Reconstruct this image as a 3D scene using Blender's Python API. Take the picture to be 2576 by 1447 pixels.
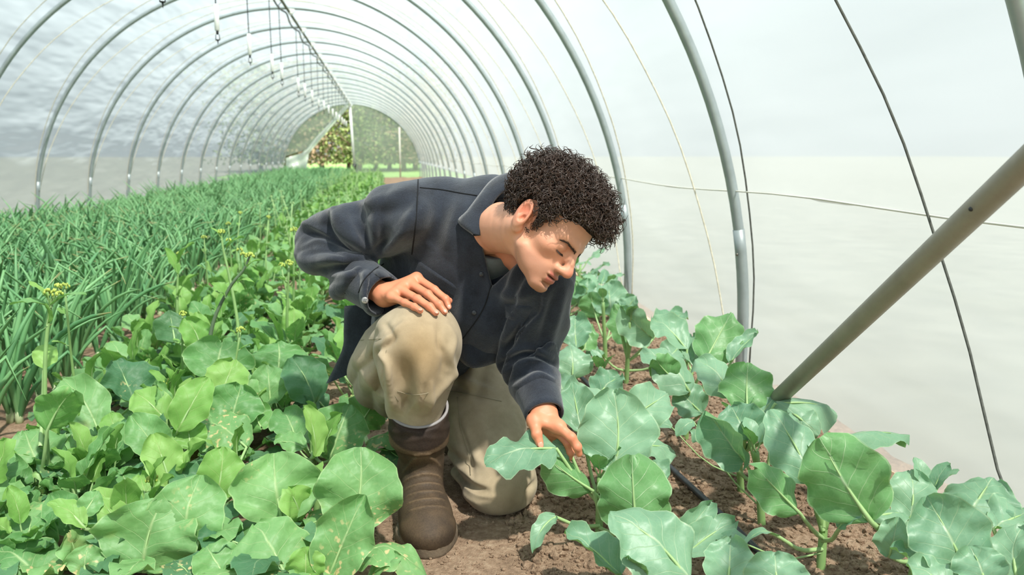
import bpy, bmesh, math, random
import numpy as np
from mathutils import Vector, Matrix

for o in list(bpy.data.objects):
    bpy.data.objects.remove(o)
SC = bpy.context.scene
COL = SC.collection
random.seed(7)
RNG = np.random.default_rng(7)

# ---------------------------------------------------------------- camera
HC, FPX = 0.90, 2000.0
PITCH, YAW = math.radians(9.606), math.radians(9.158)
cam_d = bpy.data.cameras.new('camera')
cam = bpy.data.objects.new('camera', cam_d)
COL.objects.link(cam)
cam.location = (0, 0, HC)
cam.rotation_euler = (math.pi / 2 - PITCH, 0, -YAW)
cam_d.sensor_width = 36.0
cam_d.lens = 36.0 * FPX / 2576.0
cam_d.clip_start = 0.02
cam_d.clip_end = 400
cam_d.dof.use_dof = True
cam_d.dof.focus_distance = 1.80
cam_d.dof.aperture_fstop = 5.0
SC.camera = cam

# ---------------------------------------------------------------- light
SUN_ELEV, SUN_AZ = math.radians(58), math.radians(155)   # azimuth measured from +Y towards +X
world = bpy.data.worlds.new('world')
SC.world = world
world.use_nodes = True
wn = world.node_tree.nodes
wl = world.node_tree.links
# a bright, thinly veiled spring sky: white at the horizon, pale blue overhead
wtc = wn.new('ShaderNodeTexCoord'); wsep = wn.new('ShaderNodeSeparateXYZ'); wrp = wn.new('ShaderNodeValToRGB')
wl.new(wtc.outputs['Generated'], wsep.inputs[0]); wl.new(wsep.outputs[2], wrp.inputs[0])
wrp.color_ramp.elements[0].position = 0.0; wrp.color_ramp.elements[0].color = (0.92, 0.97, 1.0, 1)
wrp.color_ramp.elements[1].position = 0.9; wrp.color_ramp.elements[1].color = (0.42, 0.66, 0.92, 1)
wl.new(wrp.outputs[0], wn['Background'].inputs['Color'])
wn['Background'].inputs['Strength'].default_value = 1.05
sun_d = bpy.data.lights.new('sun', 'SUN')
sun_d.energy = 18.0
sun_d.angle = math.radians(2.2)
sun_d.color = (1.0, 0.95, 0.86)
sun = bpy.data.objects.new('sun', sun_d)
COL.objects.link(sun)
sdir = Vector((math.sin(SUN_AZ) * math.cos(SUN_ELEV), math.cos(SUN_AZ) * math.cos(SUN_ELEV), math.sin(SUN_ELEV)))
sun.rotation_euler = sdir.to_track_quat('Z', 'Y').to_euler()
sun.location = (6, -6, 12)
SC.view_settings.view_transform = 'Standard'
SC.view_settings.look = 'None'
SC.view_settings.exposure = 0.14
SC.view_settings.gamma = 1.0
SC.view_settings.use_curve_mapping = False
SC.cycles.max_bounces = 5
SC.cycles.diffuse_bounces = 2
SC.cycles.glossy_bounces = 2
SC.cycles.transmission_bounces = 4
SC.cycles.transparent_max_bounces = 5
SC.cycles.caustics_reflective = False
SC.cycles.caustics_refractive = False
SC.cycles.use_denoising = True
SC.cycles.use_adaptive_sampling = True
SC.cycles.adaptive_threshold = 0.07

# camera frame in numbers: a picture point of the 2576 x 1447 frame at a real distance becomes a place in the scene
_fw = np.array([math.sin(YAW) * math.cos(PITCH), math.cos(YAW) * math.cos(PITCH), -math.sin(PITCH)])
_rt = np.array([math.cos(YAW), -math.sin(YAW), 0.0])
_up = np.cross(_rt, _fw)
CAM = np.array([0, 0, HC])
def ray(px, py):
    return _fw + _rt * (px - 1288) / FPX + _up * (723.5 - py) / FPX
def at(px, py, d):
    return CAM + ray(px, py) * d
def ground(px, py, z=0.0):
    r = ray(px, py)
    return CAM + r * ((z - HC) / r[2])

# ---------------------------------------------------------------- helpers
def tag(o, label=None, cat=None, group=None, kind=None):
    if label: o['label'] = label
    if cat: o['category'] = cat
    if group: o['group'] = group
    if kind: o['kind'] = kind
    return o
def empty(name, loc=(0, 0, 0), rz=0.0):
    o = bpy.data.objects.new(name, None)
    o.empty_display_size = 0.05
    o.location = loc
    o.rotation_euler = (0, 0, rz)
    COL.objects.link(o)
    return o
def link(name, me, parent=None, loc=None):
    o = bpy.data.objects.new(name, me)
    COL.objects.link(o)
    if parent is not None: o.parent = parent
    if loc is not None: o.location = loc
    return o
def mesh(name, V, F, mats=None, midx=None, uv=None, smooth=True):
    me = bpy.data.meshes.new(name)
    V = np.asarray(V, float)
    me.from_pydata(V.tolist(), [], [list(map(int, f)) for f in F])
    if mats:
        for m in (mats if isinstance(mats, (list, tuple)) else [mats]):
            me.materials.append(m)
    if midx is not None:
        me.polygons.foreach_set('material_index', np.asarray(midx, np.int32))
    if smooth:
        me.polygons.foreach_set('use_smooth', np.ones(len(me.polygons), bool))
    if uv is not None:
        ul = me.uv_layers.new(name='UVMap')
        li = np.empty(len(me.loops), np.int32)
        me.loops.foreach_get('vertex_index', li)
        ul.data.foreach_set('uv', np.asarray(uv, np.float32)[li].ravel())
    me.update()
    return me
class MB:
    """collects shapes for ONE mesh"""
    def __init__(s): s.V, s.F, s.M, s.n = [], [], [], 0
    def add(s, V, F, m=0):
        s.V.append(np.asarray(V, float)); s.F += [[i + s.n for i in f] for f in F]
        s.M += [m] * len(F); s.n += len(V)
        return s
    def tube(s, P, R, k=8, m=0, cap=True):
        return s.add(*tube(P, R, k, cap), m)
    def box(s, c, d, m=0, rot=None):
        c, d = np.asarray(c, float), np.asarray(d, float) / 2
        V = np.array([[x, y, z] for x in (-1, 1) for y in (-1, 1) for z in (-1, 1)], float) * d
        if rot is not None: V = V @ np.asarray(rot, float).T
        F = [[0, 1, 3, 2], [4, 6, 7, 5], [0, 4, 5, 1], [2, 3, 7, 6], [0, 2, 6, 4], [1, 5, 7, 3]]
        return s.add(V + c, F, m)
    def ell(s, c, r, m=0, n=8, rot=None):
        V, F = sphere(n)
        V = V * np.asarray(r)
        if rot is not None: V = V @ np.asarray(rot, float).T
        return s.add(V + np.asarray(c), F, m)
    def build(s, name, mats, parent=None, smooth=True, loc=None):
        return link(name, mesh(name, np.vstack(s.V), s.F, mats, s.M, None, smooth), parent, loc)
def nrm(v):
    v = np.asarray(v, float)
    return v / (np.linalg.norm(v, axis=-1, keepdims=True) + 1e-12)
UPV = np.array([0, 0, 1.0])
def to_cam(p): return nrm(CAM - np.asarray(p))
def frames(P):
    P = np.asarray(P, float)
    T = nrm(np.gradient(P, axis=0))
    a = np.array([0, 0, 1.0]) if abs(T[0][2]) < 0.9 else np.array([1.0, 0, 0])
    N = [nrm(a - T[0] * (a @ T[0]))]
    for i in range(1, len(P)):
        v = N[-1] - T[i] * (N[-1] @ T[i])
        N.append(nrm(v))
    N = np.array(N)
    return T, N, np.cross(T, N)
def tube(P, R, k=8, cap=True):
    P = np.asarray(P, float); n = len(P)
    R = np.full(n, float(R)) if np.isscalar(R) else np.asarray(R, float)
    T, N, B = frames(P)
    a = np.linspace(0, 2 * math.pi, k, endpoint=False)
    V = (P[:, None] + R[:, None, None] * (np.cos(a)[None, :, None] * N[:, None] + np.sin(a)[None, :, None] * B[:, None])).reshape(-1, 3)
    F = [[i * k + j, i * k + (j + 1) % k, (i + 1) * k + (j + 1) % k, (i + 1) * k + j] for i in range(n - 1) for j in range(k)]
    if cap: F += [list(range(k))[::-1], [(n - 1) * k + j for j in range(k)]]
    return V, F
def sphere(n=8):
    V = [[0, 0, 1.0]]; F = []; m = 2 * n
    for i in range(1, n):
        t = math.pi * i / n
        for j in range(m):
            p = 2 * math.pi * j / m
            V.append([math.sin(t) * math.cos(p), math.sin(t) * math.sin(p), math.cos(t)])
    V.append([0, 0, -1.0]); e = len(V) - 1
    for j in range(m): F.append([0, 1 + j, 1 + (j + 1) % m])
    for i in range(n - 2):
        for j in range(m):
            a = 1 + i * m
            F.append([a + j, a + m + j, a + m + (j + 1) % m, a + (j + 1) % m])
    a = 1 + (n - 2) * m
    for j in range(m): F.append([a + j, e, a + (j + 1) % m])
    return np.array(V), F
def spline(pts, n=24):
    """Catmull-Rom through pts"""
    P = np.asarray(pts, float)
    P = np.vstack([2 * P[0] - P[1], P, 2 * P[-1] - P[-2]])
    segs = len(P) - 3
    t = np.linspace(0, segs, n); i = np.minimum(t.astype(int), segs - 1); f = (t - i)[:, None]
    a, b, c, d = P[i], P[i + 1], P[i + 2], P[i + 3]
    return 0.5 * (2 * b + (c - a) * f + (2 * a - 5 * b + 4 * c - d) * f ** 2 + (3 * b - a - 3 * c + d) * f ** 3)

# ---------------------------------------------------------------- materials
class NT:
    def __init__(s, name):
        s.m = bpy.data.materials.new(name); s.m.use_nodes = True
        s.t = s.m.node_tree; s.n = s.t.nodes; s.l = s.t.links
        s.out = s.n['Material Output']; s.b = s.n['Principled BSDF']
    def new(s, ty, **kw):
        nd = s.n.new('ShaderNode' + ty)
        for k, v in kw.items(): setattr(nd, k, v)
        return nd
    def set(s, nd, **kw):
        for k, v in kw.items():
            sk = nd.inputs[int(k[1:])] if k[0] == '_' and k[1:].isdigit() else nd.inputs[k.replace('_', ' ')]
            if hasattr(v, 'is_linked') or isinstance(v, bpy.types.NodeSocket): s.l.new(v, sk)
            else: sk.default_value = v
        return nd
    def math(s, op, a, b=None, c=None, clamp=False):
        nd = s.new('Math', operation=op, use_clamp=clamp)
        for i, v in enumerate((a, b, c)):
            if v is None: continue
            if isinstance(v, bpy.types.NodeSocket): s.l.new(v, nd.inputs[i])
            else: nd.inputs[i].default_value = v
        return nd.outputs[0]
    def mix(s, f, a, b):
        nd = s.new('Mix', data_type='RGBA')
        for sk, v in ((nd.inputs[0], f), (nd.inputs[6], a), (nd.inputs[7], b)):
            if isinstance(v, bpy.types.NodeSocket): s.l.new(v, sk)
            else: sk.default_value = (*v, 1) if isinstance(v, tuple) and len(v) == 3 else v
        return nd.outputs[2]
    def coord(s, which='Object', scale=None):
        c = s.new('TexCoord').outputs[which]
        if scale is None: return c
        mp = s.new('Mapping'); s.l.new(c, mp.inputs[0]); mp.inputs['Scale'].default_value = scale
        return mp.outputs[0]
    def noise(s, vec=None, scale=5.0, detail=3.0, rough=0.5, out=0):
        nd = s.new('TexNoise'); nd.inputs['Scale'].default_value = scale
        nd.inputs['Detail'].default_value = detail; nd.inputs['Roughness'].default_value = rough
        if vec is not None: s.l.new(vec, nd.inputs['Vector'])
        return nd.outputs[out]
    def ramp(s, fac, stops):
        nd = s.new('ValToRGB'); s.l.new(fac, nd.inputs[0])
        e = nd.color_ramp.elements
        while len(e) < len(stops): e.new(0.5)
        for el, (p, c) in zip(e, stops):
            el.position = p; el.color = (*c, 1) if len(c) == 3 else c
        return nd.outputs[0]
    def bump(s, h, strength=0.3, dist=0.01):
        nd = s.new('Bump'); nd.inputs['Strength'].default_value = strength; nd.inputs['Distance'].default_value = dist
        s.l.new(h, nd.inputs['Height'])
        return nd.outputs[0]
def rgb(r, g, b):
    f = lambda c: c / 255 / 12.92 if c / 255 <= 0.04045 else ((c / 255 + 0.055) / 1.055) ** 2.4
    return (f(r), f(g), f(b))
def simple(name, col, rough=0.6, metal=0.0, var=0.12, scale=8.0, bump=0.0, bscale=60.0, spec=0.5):
    t = NT(name)
    c = t.coord()
    n = t.noise(c, scale, 4)
    a = tuple(max(0, x * (1 - var)) for x in col); b = tuple(min(1, x * (1 + var)) for x in col)
    t.set(t.b, Base_Color=t.ramp(n, [(0.3, a), (0.7, b)]), Roughness=rough, Metallic=metal, Specular_IOR_Level=spec)
    if bump: t.set(t.b, Normal=t.bump(t.noise(c, bscale, 4), bump, 0.004))
    return t.m
M = {}
# ================================================================ materials of the tunnel
def film_mat(name, transp, transl, tint=(0.93, 0.97, 0.97), fine=1.0):
    t = NT(name)
    c = t.coord('Object', (1.0, 1.0, 1.0))
    w = t.coord('Object', (1.3, 0.35, 1.7))
    n1 = t.noise(w, 2.4, 2, 0.55)
    h = n1
    nb = t.bump(h, 0.16 * fine, 0.11)
    colr = t.ramp(n1, [(0.25, tuple(x * 0.93 for x in tint)), (0.75, tint)])
    tl = t.new('BsdfTranslucent'); t.set(tl, Color=colr, Normal=nb)
    df = t.new('BsdfDiffuse'); t.set(df, Color=colr, Normal=nb)
    tr = t.new('BsdfTransparent'); tr.inputs[0].default_value = (0.97, 0.99, 1.0, 1)
    gl = t.new('BsdfGlossy'); t.set(gl, Roughness=0.32, Normal=nb); gl.inputs[0].default_value = (1, 1, 1, 1)
    m1 = t.new('MixShader'); m1.inputs[0].default_value = transl
    t.l.new(df.outputs[0], m1.inputs[1]); t.l.new(tl.outputs[0], m1.inputs[2])
    m2 = t.new('MixShader'); m2.inputs[0].default_value = 0.05
    t.l.new(m1.outputs[0], m2.inputs[1]); t.l.new(gl.outputs[0], m2.inputs[2])
    m3 = t.new('MixShader')
    m3.inputs[0].default_value = transp
    t.l.new(m2.outputs[0], m3.inputs[1]); t.l.new(tr.outputs[0], m3.inputs[2])
    t.l.new(m3.outputs[0], t.out.inputs[0])
    return t.m
M['film'] = film_mat('greenhouse_film', 0.24, 0.60, (0.325, 0.362, 0.37), fine=0.55)
M['creased_film'] = film_mat('creased_film', 0.24, 0.60, (0.305, 0.355, 0.37), fine=4.5)
M['end_film'] = film_mat('end_film', 0.36, 0.62, (0.40, 0.43, 0.40), fine=0.7)
M['bunched_film'] = film_mat('bunched_film', 0.02, 0.55, (0.80, 0.82, 0.79))
def galv(name, col, rough=0.42):
    t = NT(name)
    c = t.coord('Object', (1, 1, 1))
    n = t.noise(c, 14, 5, 0.6); n2 = t.noise(c, 90, 3)
    t.set(t.b, Base_Color=t.ramp(n, [(0.3, tuple(x * 0.8 for x in col)), (0.7, col)]), Metallic=0.45,
          Roughness=t.math('MULTIPLY_ADD', n2, 0.2, rough - 0.08))
    return t.m
M['galv'] = galv('galvanised_steel', rgb(170, 180, 180))
M['galv_old'] = galv('weathered_galvanised', rgb(166, 160, 146), 0.5)
M['rope'] = simple('rope', rgb(206, 200, 178), 0.9, 0, 0.2, 60)
M['dark_rope'] = simple('dark_rope', rgb(96, 98, 92), 0.9, 0, 0.3, 60)
M['pvc'] = simple('white_plastic', rgb(236, 238, 232), 0.45, 0, 0.04)
M['black_plastic'] = simple('black_plastic', rgb(38, 40, 42), 0.5, 0, 0.2)
M['hose'] = simple('black_hose', rgb(44, 46, 50), 0.45, 0, 0.25, 30)
M['ridge'] = simple('ridge_pipe', rgb(104, 108, 92), 0.55, 0.2, 0.25)
M['bolt'] = simple('bolt_steel', rgb(120, 118, 108), 0.4, 0.8, 0.1)
M['tape'] = simple('seam_tape', rgb(222, 220, 206), 0.7, 0, 0.08)

# ================================================================ tunnel
TX, TR, TZ = -1.09, 2.50, 0.17            # arch centre, radius, height of the springing
SPACE, Y0, NH = 1.53, 2.93, 19            # hoop spacing, first hoop in view, hoops in view
YEND = Y0 + SPACE * (NH - 1)
YFRONT = Y0 - SPACE * 4                    # the cover runs on behind the photographer
def arch(s, r=TR):
    """s 0..1 from the foot on the +X side over the ridge to the foot on the -X side -> X, Z"""
    leg = 0.17 / (2 * 0.17 + math.pi * TR)
    s = np.asarray(s, float)
    a = (s - leg) / (1 - 2 * leg) * math.pi
    x = np.where(s < leg, TX + r, np.where(s > 1 - leg, TX - r, TX + r * np.cos(np.clip(a, 0, math.pi))))
    z = np.where(s < leg, s / leg * TZ, np.where(s > 1 - leg, (1 - s) / leg * TZ, TZ + r * np.sin(np.clip(a, 0, math.pi))))
    return x, z
def make_film(name, s0, s1, ns, mat):
    per = 10
    ny = int(round((YEND - YFRONT) / SPACE)) * per
    ys = np.linspace(YFRONT, YEND, ny + 1)
    ss = np.linspace(s0, s1, ns + 1)
    S, Y = np.meshgrid(ss, ys, indexing='ij')
    t = ((Y - Y0) / SPACE) % 1.0
    bay = np.floor((Y - Y0) / SPACE)
    mid = np.sin(math.pi * t) ** 2
    sag = -0.022 * mid
    # wrinkles that start at the hoops and ropes and die out over the bay
    wr = (np.sin(S * 95 + bay * 2.1 + 2.0 * t) * 0.5 + np.sin(S * 168 + bay * 5.3 - 3.1 * t) * 0.35)
    wr *= 0.0095 * (0.35 + 0.65 * np.abs(np.cos(math.pi * t))) * np.clip((S - 0.30) * 4, 0.30, 1.0)
    r = TR + 0.030 + sag + wr
    x, z = arch(S, r)
    leg = S < 0.021
    V = np.stack([x, Y, z], -1).reshape(-1, 3)
    n2 = ny + 1
    F = [[i * n2 + j, i * n2 + j + 1, (i + 1) * n2 + j + 1, (i + 1) * n2 + j] for i in range(ns) for j in range(ny)]
    o = link(name, mesh(name, V, F, mat))
    return o
wr = make_film('wall_right', 0.0, 0.27, 40, M['film'])
tag(wr, 'milky plastic film side wall beside the broccoli bed', 'wall', kind='structure')
ce = make_film('ceiling', 0.27, 0.73, 90, M['creased_film'])
tag(ce, 'pale translucent plastic film roof stretched over the hoops', 'ceiling', kind='structure')
wlft = make_film('wall_left', 0.73, 1.0, 90, M['creased_film'])
tag(wlft, 'wrinkled milky plastic film side wall behind the onion bed', 'wall', kind='structure')
# lengthwise seam of the film on the side wall
sx, sz = arch(np.array([0.092]), TR + 0.008)
P = [(sx[0] + 0.004 * math.sin(i * 1.7), Y0 - 3 + i * 0.3, sz[0] + 0.008 * math.sin(i * 0.9)) for i in range(60)]
mb = MB(); mb.tube(P, 0.0032, 5)
mb.build('film_seam', M['tape'], wr)

ORD = ['first', 'second', 'third', 'fourth', 'fifth', 'sixth', 'seventh', 'eighth', 'ninth', 'tenth', 'eleventh', 'twelfth',
       'thirteenth', 'fourteenth', 'fifteenth', 'sixteenth', 'seventeenth', 'eighteenth', 'nineteenth', 'twentieth']
HR = 0.0205
leg_s = 0.062
ss = np.linspace(leg_s, 1 - leg_s, 72)
hx, hz = arch(ss)
bow_me = mesh('bow', *tube(np.stack([hx, 0 * hx, hz], -1), HR, 12), M['galv'])
def foot_me(a, b, r):
    s_ = np.linspace(a, b, 8); x, z = arch(s_)
    z = z.copy(); z[np.argmin(z)] = -0.2
    return mesh('ground_post', *tube(np.stack([x, 0 * x, z], -1), r, 12), M['galv'])
post_r, post_l = foot_me(0.0, leg_s + 0.012, HR + 0.0022), foot_me(1 - leg_s - 0.012, 1.0, HR + 0.0022)
def bolt_me(s_):
    x, z = arch(np.array([s_])); mb = MB()
    d = -1 if s_ < 0.5 else 1
    mb.ell((x[0] + d * (HR + 0.001), -0.010, z[0]), (0.006, 0.006, 0.006), 0, 5)
    return mesh('bolt', np.vstack(mb.V), mb.F, M['bolt'])
bolt_r, bolt_l = bolt_me(leg_s), bolt_me(1 - leg_s)
def hoop(i, label, last=False):
    o = empty('tunnel_hoop', (0, Y0 + SPACE * i, 0))
    tag(o, label, 'hoop', 'galvanised hoops of the tunnel')
    for n_, me in (('bow', bow_me), ('ground_post', post_r), ('ground_post', post_l), ('bolt', bolt_r), ('bolt', bolt_l)):
        link(n_, me, o)
    return o
for i in range(NH):
    if i == 0: lb = 'thick galvanised steel hoop rising right behind the slanting brace pipe'
    elif i == 1: lb = 'galvanised steel hoop that passes just behind the kneeling person\'s curly head'
    elif i == NH - 1: lb = 'end hoop framing the open doorway at the far end of the tunnel'
    else: lb = f'{ORD[i]} galvanised steel hoop counted from the slanting brace pipe toward the far doorway'
    hoop(i, lb)
for i in (-1, -2):
    hoop(i, ['steel hoop over the photographer that carries the brace pipe', 'steel hoop behind the photographer'][-i - 1])

# ropes lacing the cover down, two to a bay, crossing at the ridge
def rope(i, fwd, label, mat):
    s_ = np.linspace(0.004, 0.996, 64)
    dy = SPACE * s_ ** 0.6 if fwd else -SPACE * s_ ** 1.4
    y = Y0 + SPACE * i + dy + (0.03 if fwd else -0.05)
    y += 0.004 * np.sin(s_ * 90)
    t = ((y - Y0) / SPACE) % 1.0
    x, z = arch(s_, TR + 0.012 - 0.022 * np.sin(math.pi * t) ** 2)
    mb = MB(); mb.tube(np.stack([x, y, z], -1), 0.0036 if i < 3 else 0.004, 5)
    o = link('lacing_rope', mesh('lacing_rope', np.vstack(mb.V), mb.F, mat))
    tag(o, label, 'rope', 'ropes lacing the film over the tunnel')
for i in range(-1, NH - 1):
    nm = f'{ORD[i]} hoop past the brace pipe' if i > 0 else 'hoop nearest the brace pipe' if i == 0 else 'hoop out of view beside the photographer'
    if i >= 0: rope(i, True, f'beige rope running away over the film from the {nm}', M['rope'])
    if i == 0: rope(i, False, 'thin dark rope hugging the near side of the hoop nearest the brace pipe', M['dark_rope'])
    elif i > 0: rope(i, False, f'beige rope running toward the camera from the {nm}', M['rope'])
rope(-1, True, 'twisted dark rope crossing the film above the slanting brace pipe', M['dark_rope'])

# ridge purlin with hose and clamps
rp = empty('ridge_purlin', (TX, Y0, TZ + TR - 0.045))
tag(rp, 'dark ridge pipe with white clamps running the length of the roof', 'pipe')
L = YEND - YFRONT
mb = MB(); mb.tube([(0, YFRONT - Y0, 0), (0, (YEND - YFRONT) / 2, 0), (0, YEND - Y0, 0)], 0.017, 10)
mb.build('purlin_pipe', M['ridge'], rp)
mb = MB()
P = []
for i in range(-4, NH):
    P += [(-0.03, SPACE * i, -0.022), (-0.05, SPACE * (i + 0.35), -0.055), (-0.05, SPACE * (i + 0.7), -0.05)]
P = P[:-2]
mb.tube(spline(P, 220), 0.011, 7)
mb.build('water_hose', M['hose'], rp)
cl = MB(); cl.box((0, 0, 0), (0.06, 0.05, 0.055)); cl.box((0.035, 0, 0.01), (0.03, 0.035, 0.035)); cl.tube([(0, 0, -0.03), (0, 0, -0.05)], 0.008, 6)
cl_me = mesh('clamp', np.vstack(cl.V), cl.F, M['pvc'], smooth=False)
for i in range(-1, NH):
    link('clamp', cl_me, rp, (0.02, SPACE * i, 0.005))

# hanging micro sprinklers
def tmesh(n_, fn, mat):
    mb = MB(); fn(mb); return mesh(n_, np.vstack(mb.V), mb.F, mat)
DROP = 0.86
drop_me = tmesh('drop_tube', lambda b: b.tube(spline([(0.055, 0, 0.035), (0.03, 0, 0.03), (0.004, 0, 0.0), (0, 0, -0.1), (0, 0, -DROP + 0.2)], 14), 0.0045, 6), M['hose'])
weight_me = tmesh('white_weight', lambda b: b.tube([(0, 0, -DROP + 0.21), (0, 0, -DROP + 0.205), (0, 0, -DROP + 0.03), (0, 0, -DROP + 0.025)], [0.010, 0.0175, 0.0175, 0.012], 10), M['pvc'])
def noz(b):
    b.tube([(0, 0, -DROP + 0.03), (0, 0, -DROP)], 0.009, 8)
    b.tube([(-0.012, 0, -DROP), (-0.014, 0, -DROP - 0.035)], 0.003, 5)
    b.tube([(0.012, 0, -DROP), (0.014, 0, -DROP - 0.035)], 0.003, 5)
    b.tube([(0, 0, -DROP - 0.035), (0, 0, -DROP - 0.041)], [0.018, 0.014], 8)
    b.tube([(0, 0, -DROP - 0.041), (0, 0, -DROP - 0.07)], [0.006, 0.001], 6)
noz_me = tmesh('nozzle', noz, M['black_plastic'])
for i in range(17):
    y = [4.72, 6.2, 7.65, 9.15, 10.0, 11.9, 12.9, 14.2, 15.6, 17, 18.5, 20, 21.5, 23, 24.6, 26, 27.5][i]
    o = empty('hanging_sprinkler', (TX - 0.055, y, TZ + TR - 0.07))
    o.rotation_euler = (0, 0, 0)
    if i == 0: lb = 'black sprinkler nozzle dangling at the top edge, apart from the others'
    elif i == 1: lb = 'largest white hanging sprinkler fully in view below the roof'
    else: lb = f'white hanging sprinkler, {ORD[i - 1]} from the largest one toward the far doorway'
    tag(o, lb, 'sprinkler', 'white sprinklers hanging from the ridge')
    for n_, me in (('drop_tube', drop_me), ('white_weight', weight_me), ('nozzle', noz_me)): link(n_, me, o)

# brace pipe
b0, b1 = np.array([1.055, 2.30, -0.05]), np.array([0.80, -0.10, 1.72])
mb = MB(); mb.tube([b0 + (b1 - b0) * t for t in np.linspace(0, 1, 6)], 0.0215, 14)
br = mb.build('brace_pipe', M['galv_old'])
tag(br, 'weathered grey steel pipe slanting up from the broccoli bed', 'pipe')
mb = MB()
q = b0 + (b1 - b0) * 0.49
mb.ell(q + np.array([-0.020, -0.004, -0.004]), (0.004, 0.004, 0.004), 0, 5)
mb.build('bolt', M['black_plastic'], br)

# far end: centre post, film panels, drawn-aside door
fp = empty('end_post', (TX + 0.06, YEND - 0.05, 0))
tag(fp, 'white centre post under the ridge at the far doorway', 'post')
mb = MB(); mb.tube([(0, 0, 0.42), (-0.09, 0, TZ + TR - 0.05)], 0.045, 8); mb.build('upright', M['pvc'], fp)
mb = MB(); mb.tube([(0, 0, 0.28), (0, 0, 0.46)], [0.05, 0.09], 8); mb.box((0, 0, 0.44), (0.17, 0.12, 0.1)); mb.build('bracket', M['black_plastic'], fp)
mb = MB(); mb.tube([(0, 0, -0.05), (0, 0, 0.3)], 0.018, 8); mb.build('stake', M['rope'], fp)
we = empty('wall_back', (0, YEND + 0.02, 0))
tag(we, 'end wall of clear film with a triangular doorway held open', 'wall', kind='structure')
def panel(name, poly, mat, nu=14, nv=14, depth=0.06, y=0.0):
    """four-sided film panel (corners a b c d) with soft folds"""
    a, b, c, d = [np.array(p, float) for p in poly]
    V, F = [], []
    for i in range(nu + 1):
        for j in range(nv + 1):
            u, v = i / nu, j / nv
            p = a * (1 - u) * (1 - v) + b * u * (1 - v) + c * u * v + d * (1 - u) * v
            # keep inside the hoop
            q = p - np.array([TX, TZ]); rr = np.hypot(*q)
            if p[1] > TZ and rr > TR: p = np.array([TX, TZ]) + q * TR / rr
            V.append((p[0], y + depth * math.sin(u * 9 + v * 4) * 0.5 + depth * 0.3 * math.sin(v * 13 - u * 3), p[1]))
    n2 = nv + 1
    F = [[i * n2 + j, (i + 1) * n2 + j, (i + 1) * n2 + j + 1, i * n2 + j + 1] for i in range(nu) for j in range(nv)]
    return link(name, mesh(name, V, F, mat), we)
panel('film_panel', [(TX + 0.03, 0), (TX + 2.52, 0), (TX + 2.2, 2.4), (TX - 0.02, TZ + TR)], M['end_film'], 30, 30)
panel('film_panel', [(TX - 2.52, 0.75), (TX - 1.55, 1.05), (TX - 0.1, TZ + TR - 0.02), (TX - 1.9, 2.5)], M['end_film'], 24, 24)
panel('door_flap', [(TX - 1.95, 0.75), (TX - 1.55, 0.90), (TX - 0.02, TZ + TR - 0.05), (TX - 0.16, TZ + TR - 0.02)], M['bunched_film'], 10, 24, 0.12, -0.06)
panel('door_flap', [(TX - 2.45, 0.0), (TX - 1.72, 0.0), (TX - 1.55, 0.98), (TX - 2.38, 0.72)], M['bunched_film'], 16, 16, 0.12, -0.06)
mb = MB(); mb.tube([(TX + 1.75, 0, 0), (TX + 1.75, 0, 1.85)], 0.03, 6); mb.build('side_stud', M['tape'], we)
# ================================================================ ground
def soil_mat():
    t = NT('soil')
    c = t.coord()
    n1 = t.noise(c, 3.0, 6, 0.6); n2 = t.noise(c, 55, 6, 0.7); n3 = t.noise(c, 320, 3, 0.6)
    base = t.ramp(t.math('MULTIPLY_ADD', n2, 0.6, t.math('MULTIPLY', n1, 0.4)),
                  [(0.30, rgb(104, 85, 69)), (0.50, rgb(160, 134, 111)), (0.72, rgb(204, 180, 154))])
    t.set(t.b, Base_Color=base, Roughness=0.95, Specular_IOR_Level=0.15,
          Normal=t.bump(t.math('ADD', n2, t.math('MULTIPLY', n3, 0.4)), 0.9, 0.012))
    return t.m
M['soil'] = soil_mat()
def field_mat():
    t = NT('field_grass')
    c = t.coord()
    n1 = t.noise(c, 0.35, 5, 0.6); n2 = t.noise(c, 6, 5, 0.7)
    base = t.ramp(t.math('MULTIPLY_ADD', n2, 0.5, t.math('MULTIPLY', n1, 0.5)),
                  [(0.3, rgb(96, 132, 64)), (0.55, rgb(126, 164, 86)), (0.75, rgb(160, 176, 112))])
    t.set(t.b, Base_Color=base, Roughness=0.9)
    return t.m
M['field'] = field_mat()
def hnoise(x, y):
    return (np.sin(x * 7.1 + 1.3 * np.sin(y * 3.3)) * np.cos(y * 6.3 + np.sin(x * 4.1)) * 0.5 + np.sin(x * 19 + y * 13 + 2 * np.sin(y * 9)) * 0.25
            + np.sin(x * 41 - y * 33 + 1.7 * np.sin(x * 23)) * 0.14 + np.sin(x * 77 + y * 91) * 0.07)
def gz(x, y):
    """ground height: two raised beds with a trodden path between them"""
    x = np.asarray(x, float)
    bump_ = 0.010 + 0.016 * np.clip((np.abs(x - 0.20) - 0.20) / 0.15, 0, 1)
    return -0.012 + bump_ * (hnoise(x, np.asarray(y, float)) * 0.6 + 0.5)
xs = np.concatenate([np.linspace(TX - TR - 0.1, -1.2, 24, endpoint=False), np.linspace(-1.2, TX + TR + 0.1, 150)])
ys = np.concatenate([np.linspace(-3.3, 1.0, 20, endpoint=False), np.linspace(1.0, 4.2, 190, endpoint=False), np.linspace(4.2, YEND + 0.1, 80)])
X, Y = np.meshgrid(xs, ys, indexing='ij')
V = np.stack([X, Y, gz(X, Y)], -1).reshape(-1, 3)
n2 = len(ys)
F = [[i * n2 + j, (i + 1) * n2 + j, (i + 1) * n2 + j + 1, i * n2 + j + 1] for i in range(len(xs) - 1) for j in range(n2 - 1)]
fl = link('floor', mesh('floor', V, F, M['soil']))
tag(fl, 'brown crumbly soil of the beds and the trodden path', 'soil', kind='structure')
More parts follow.
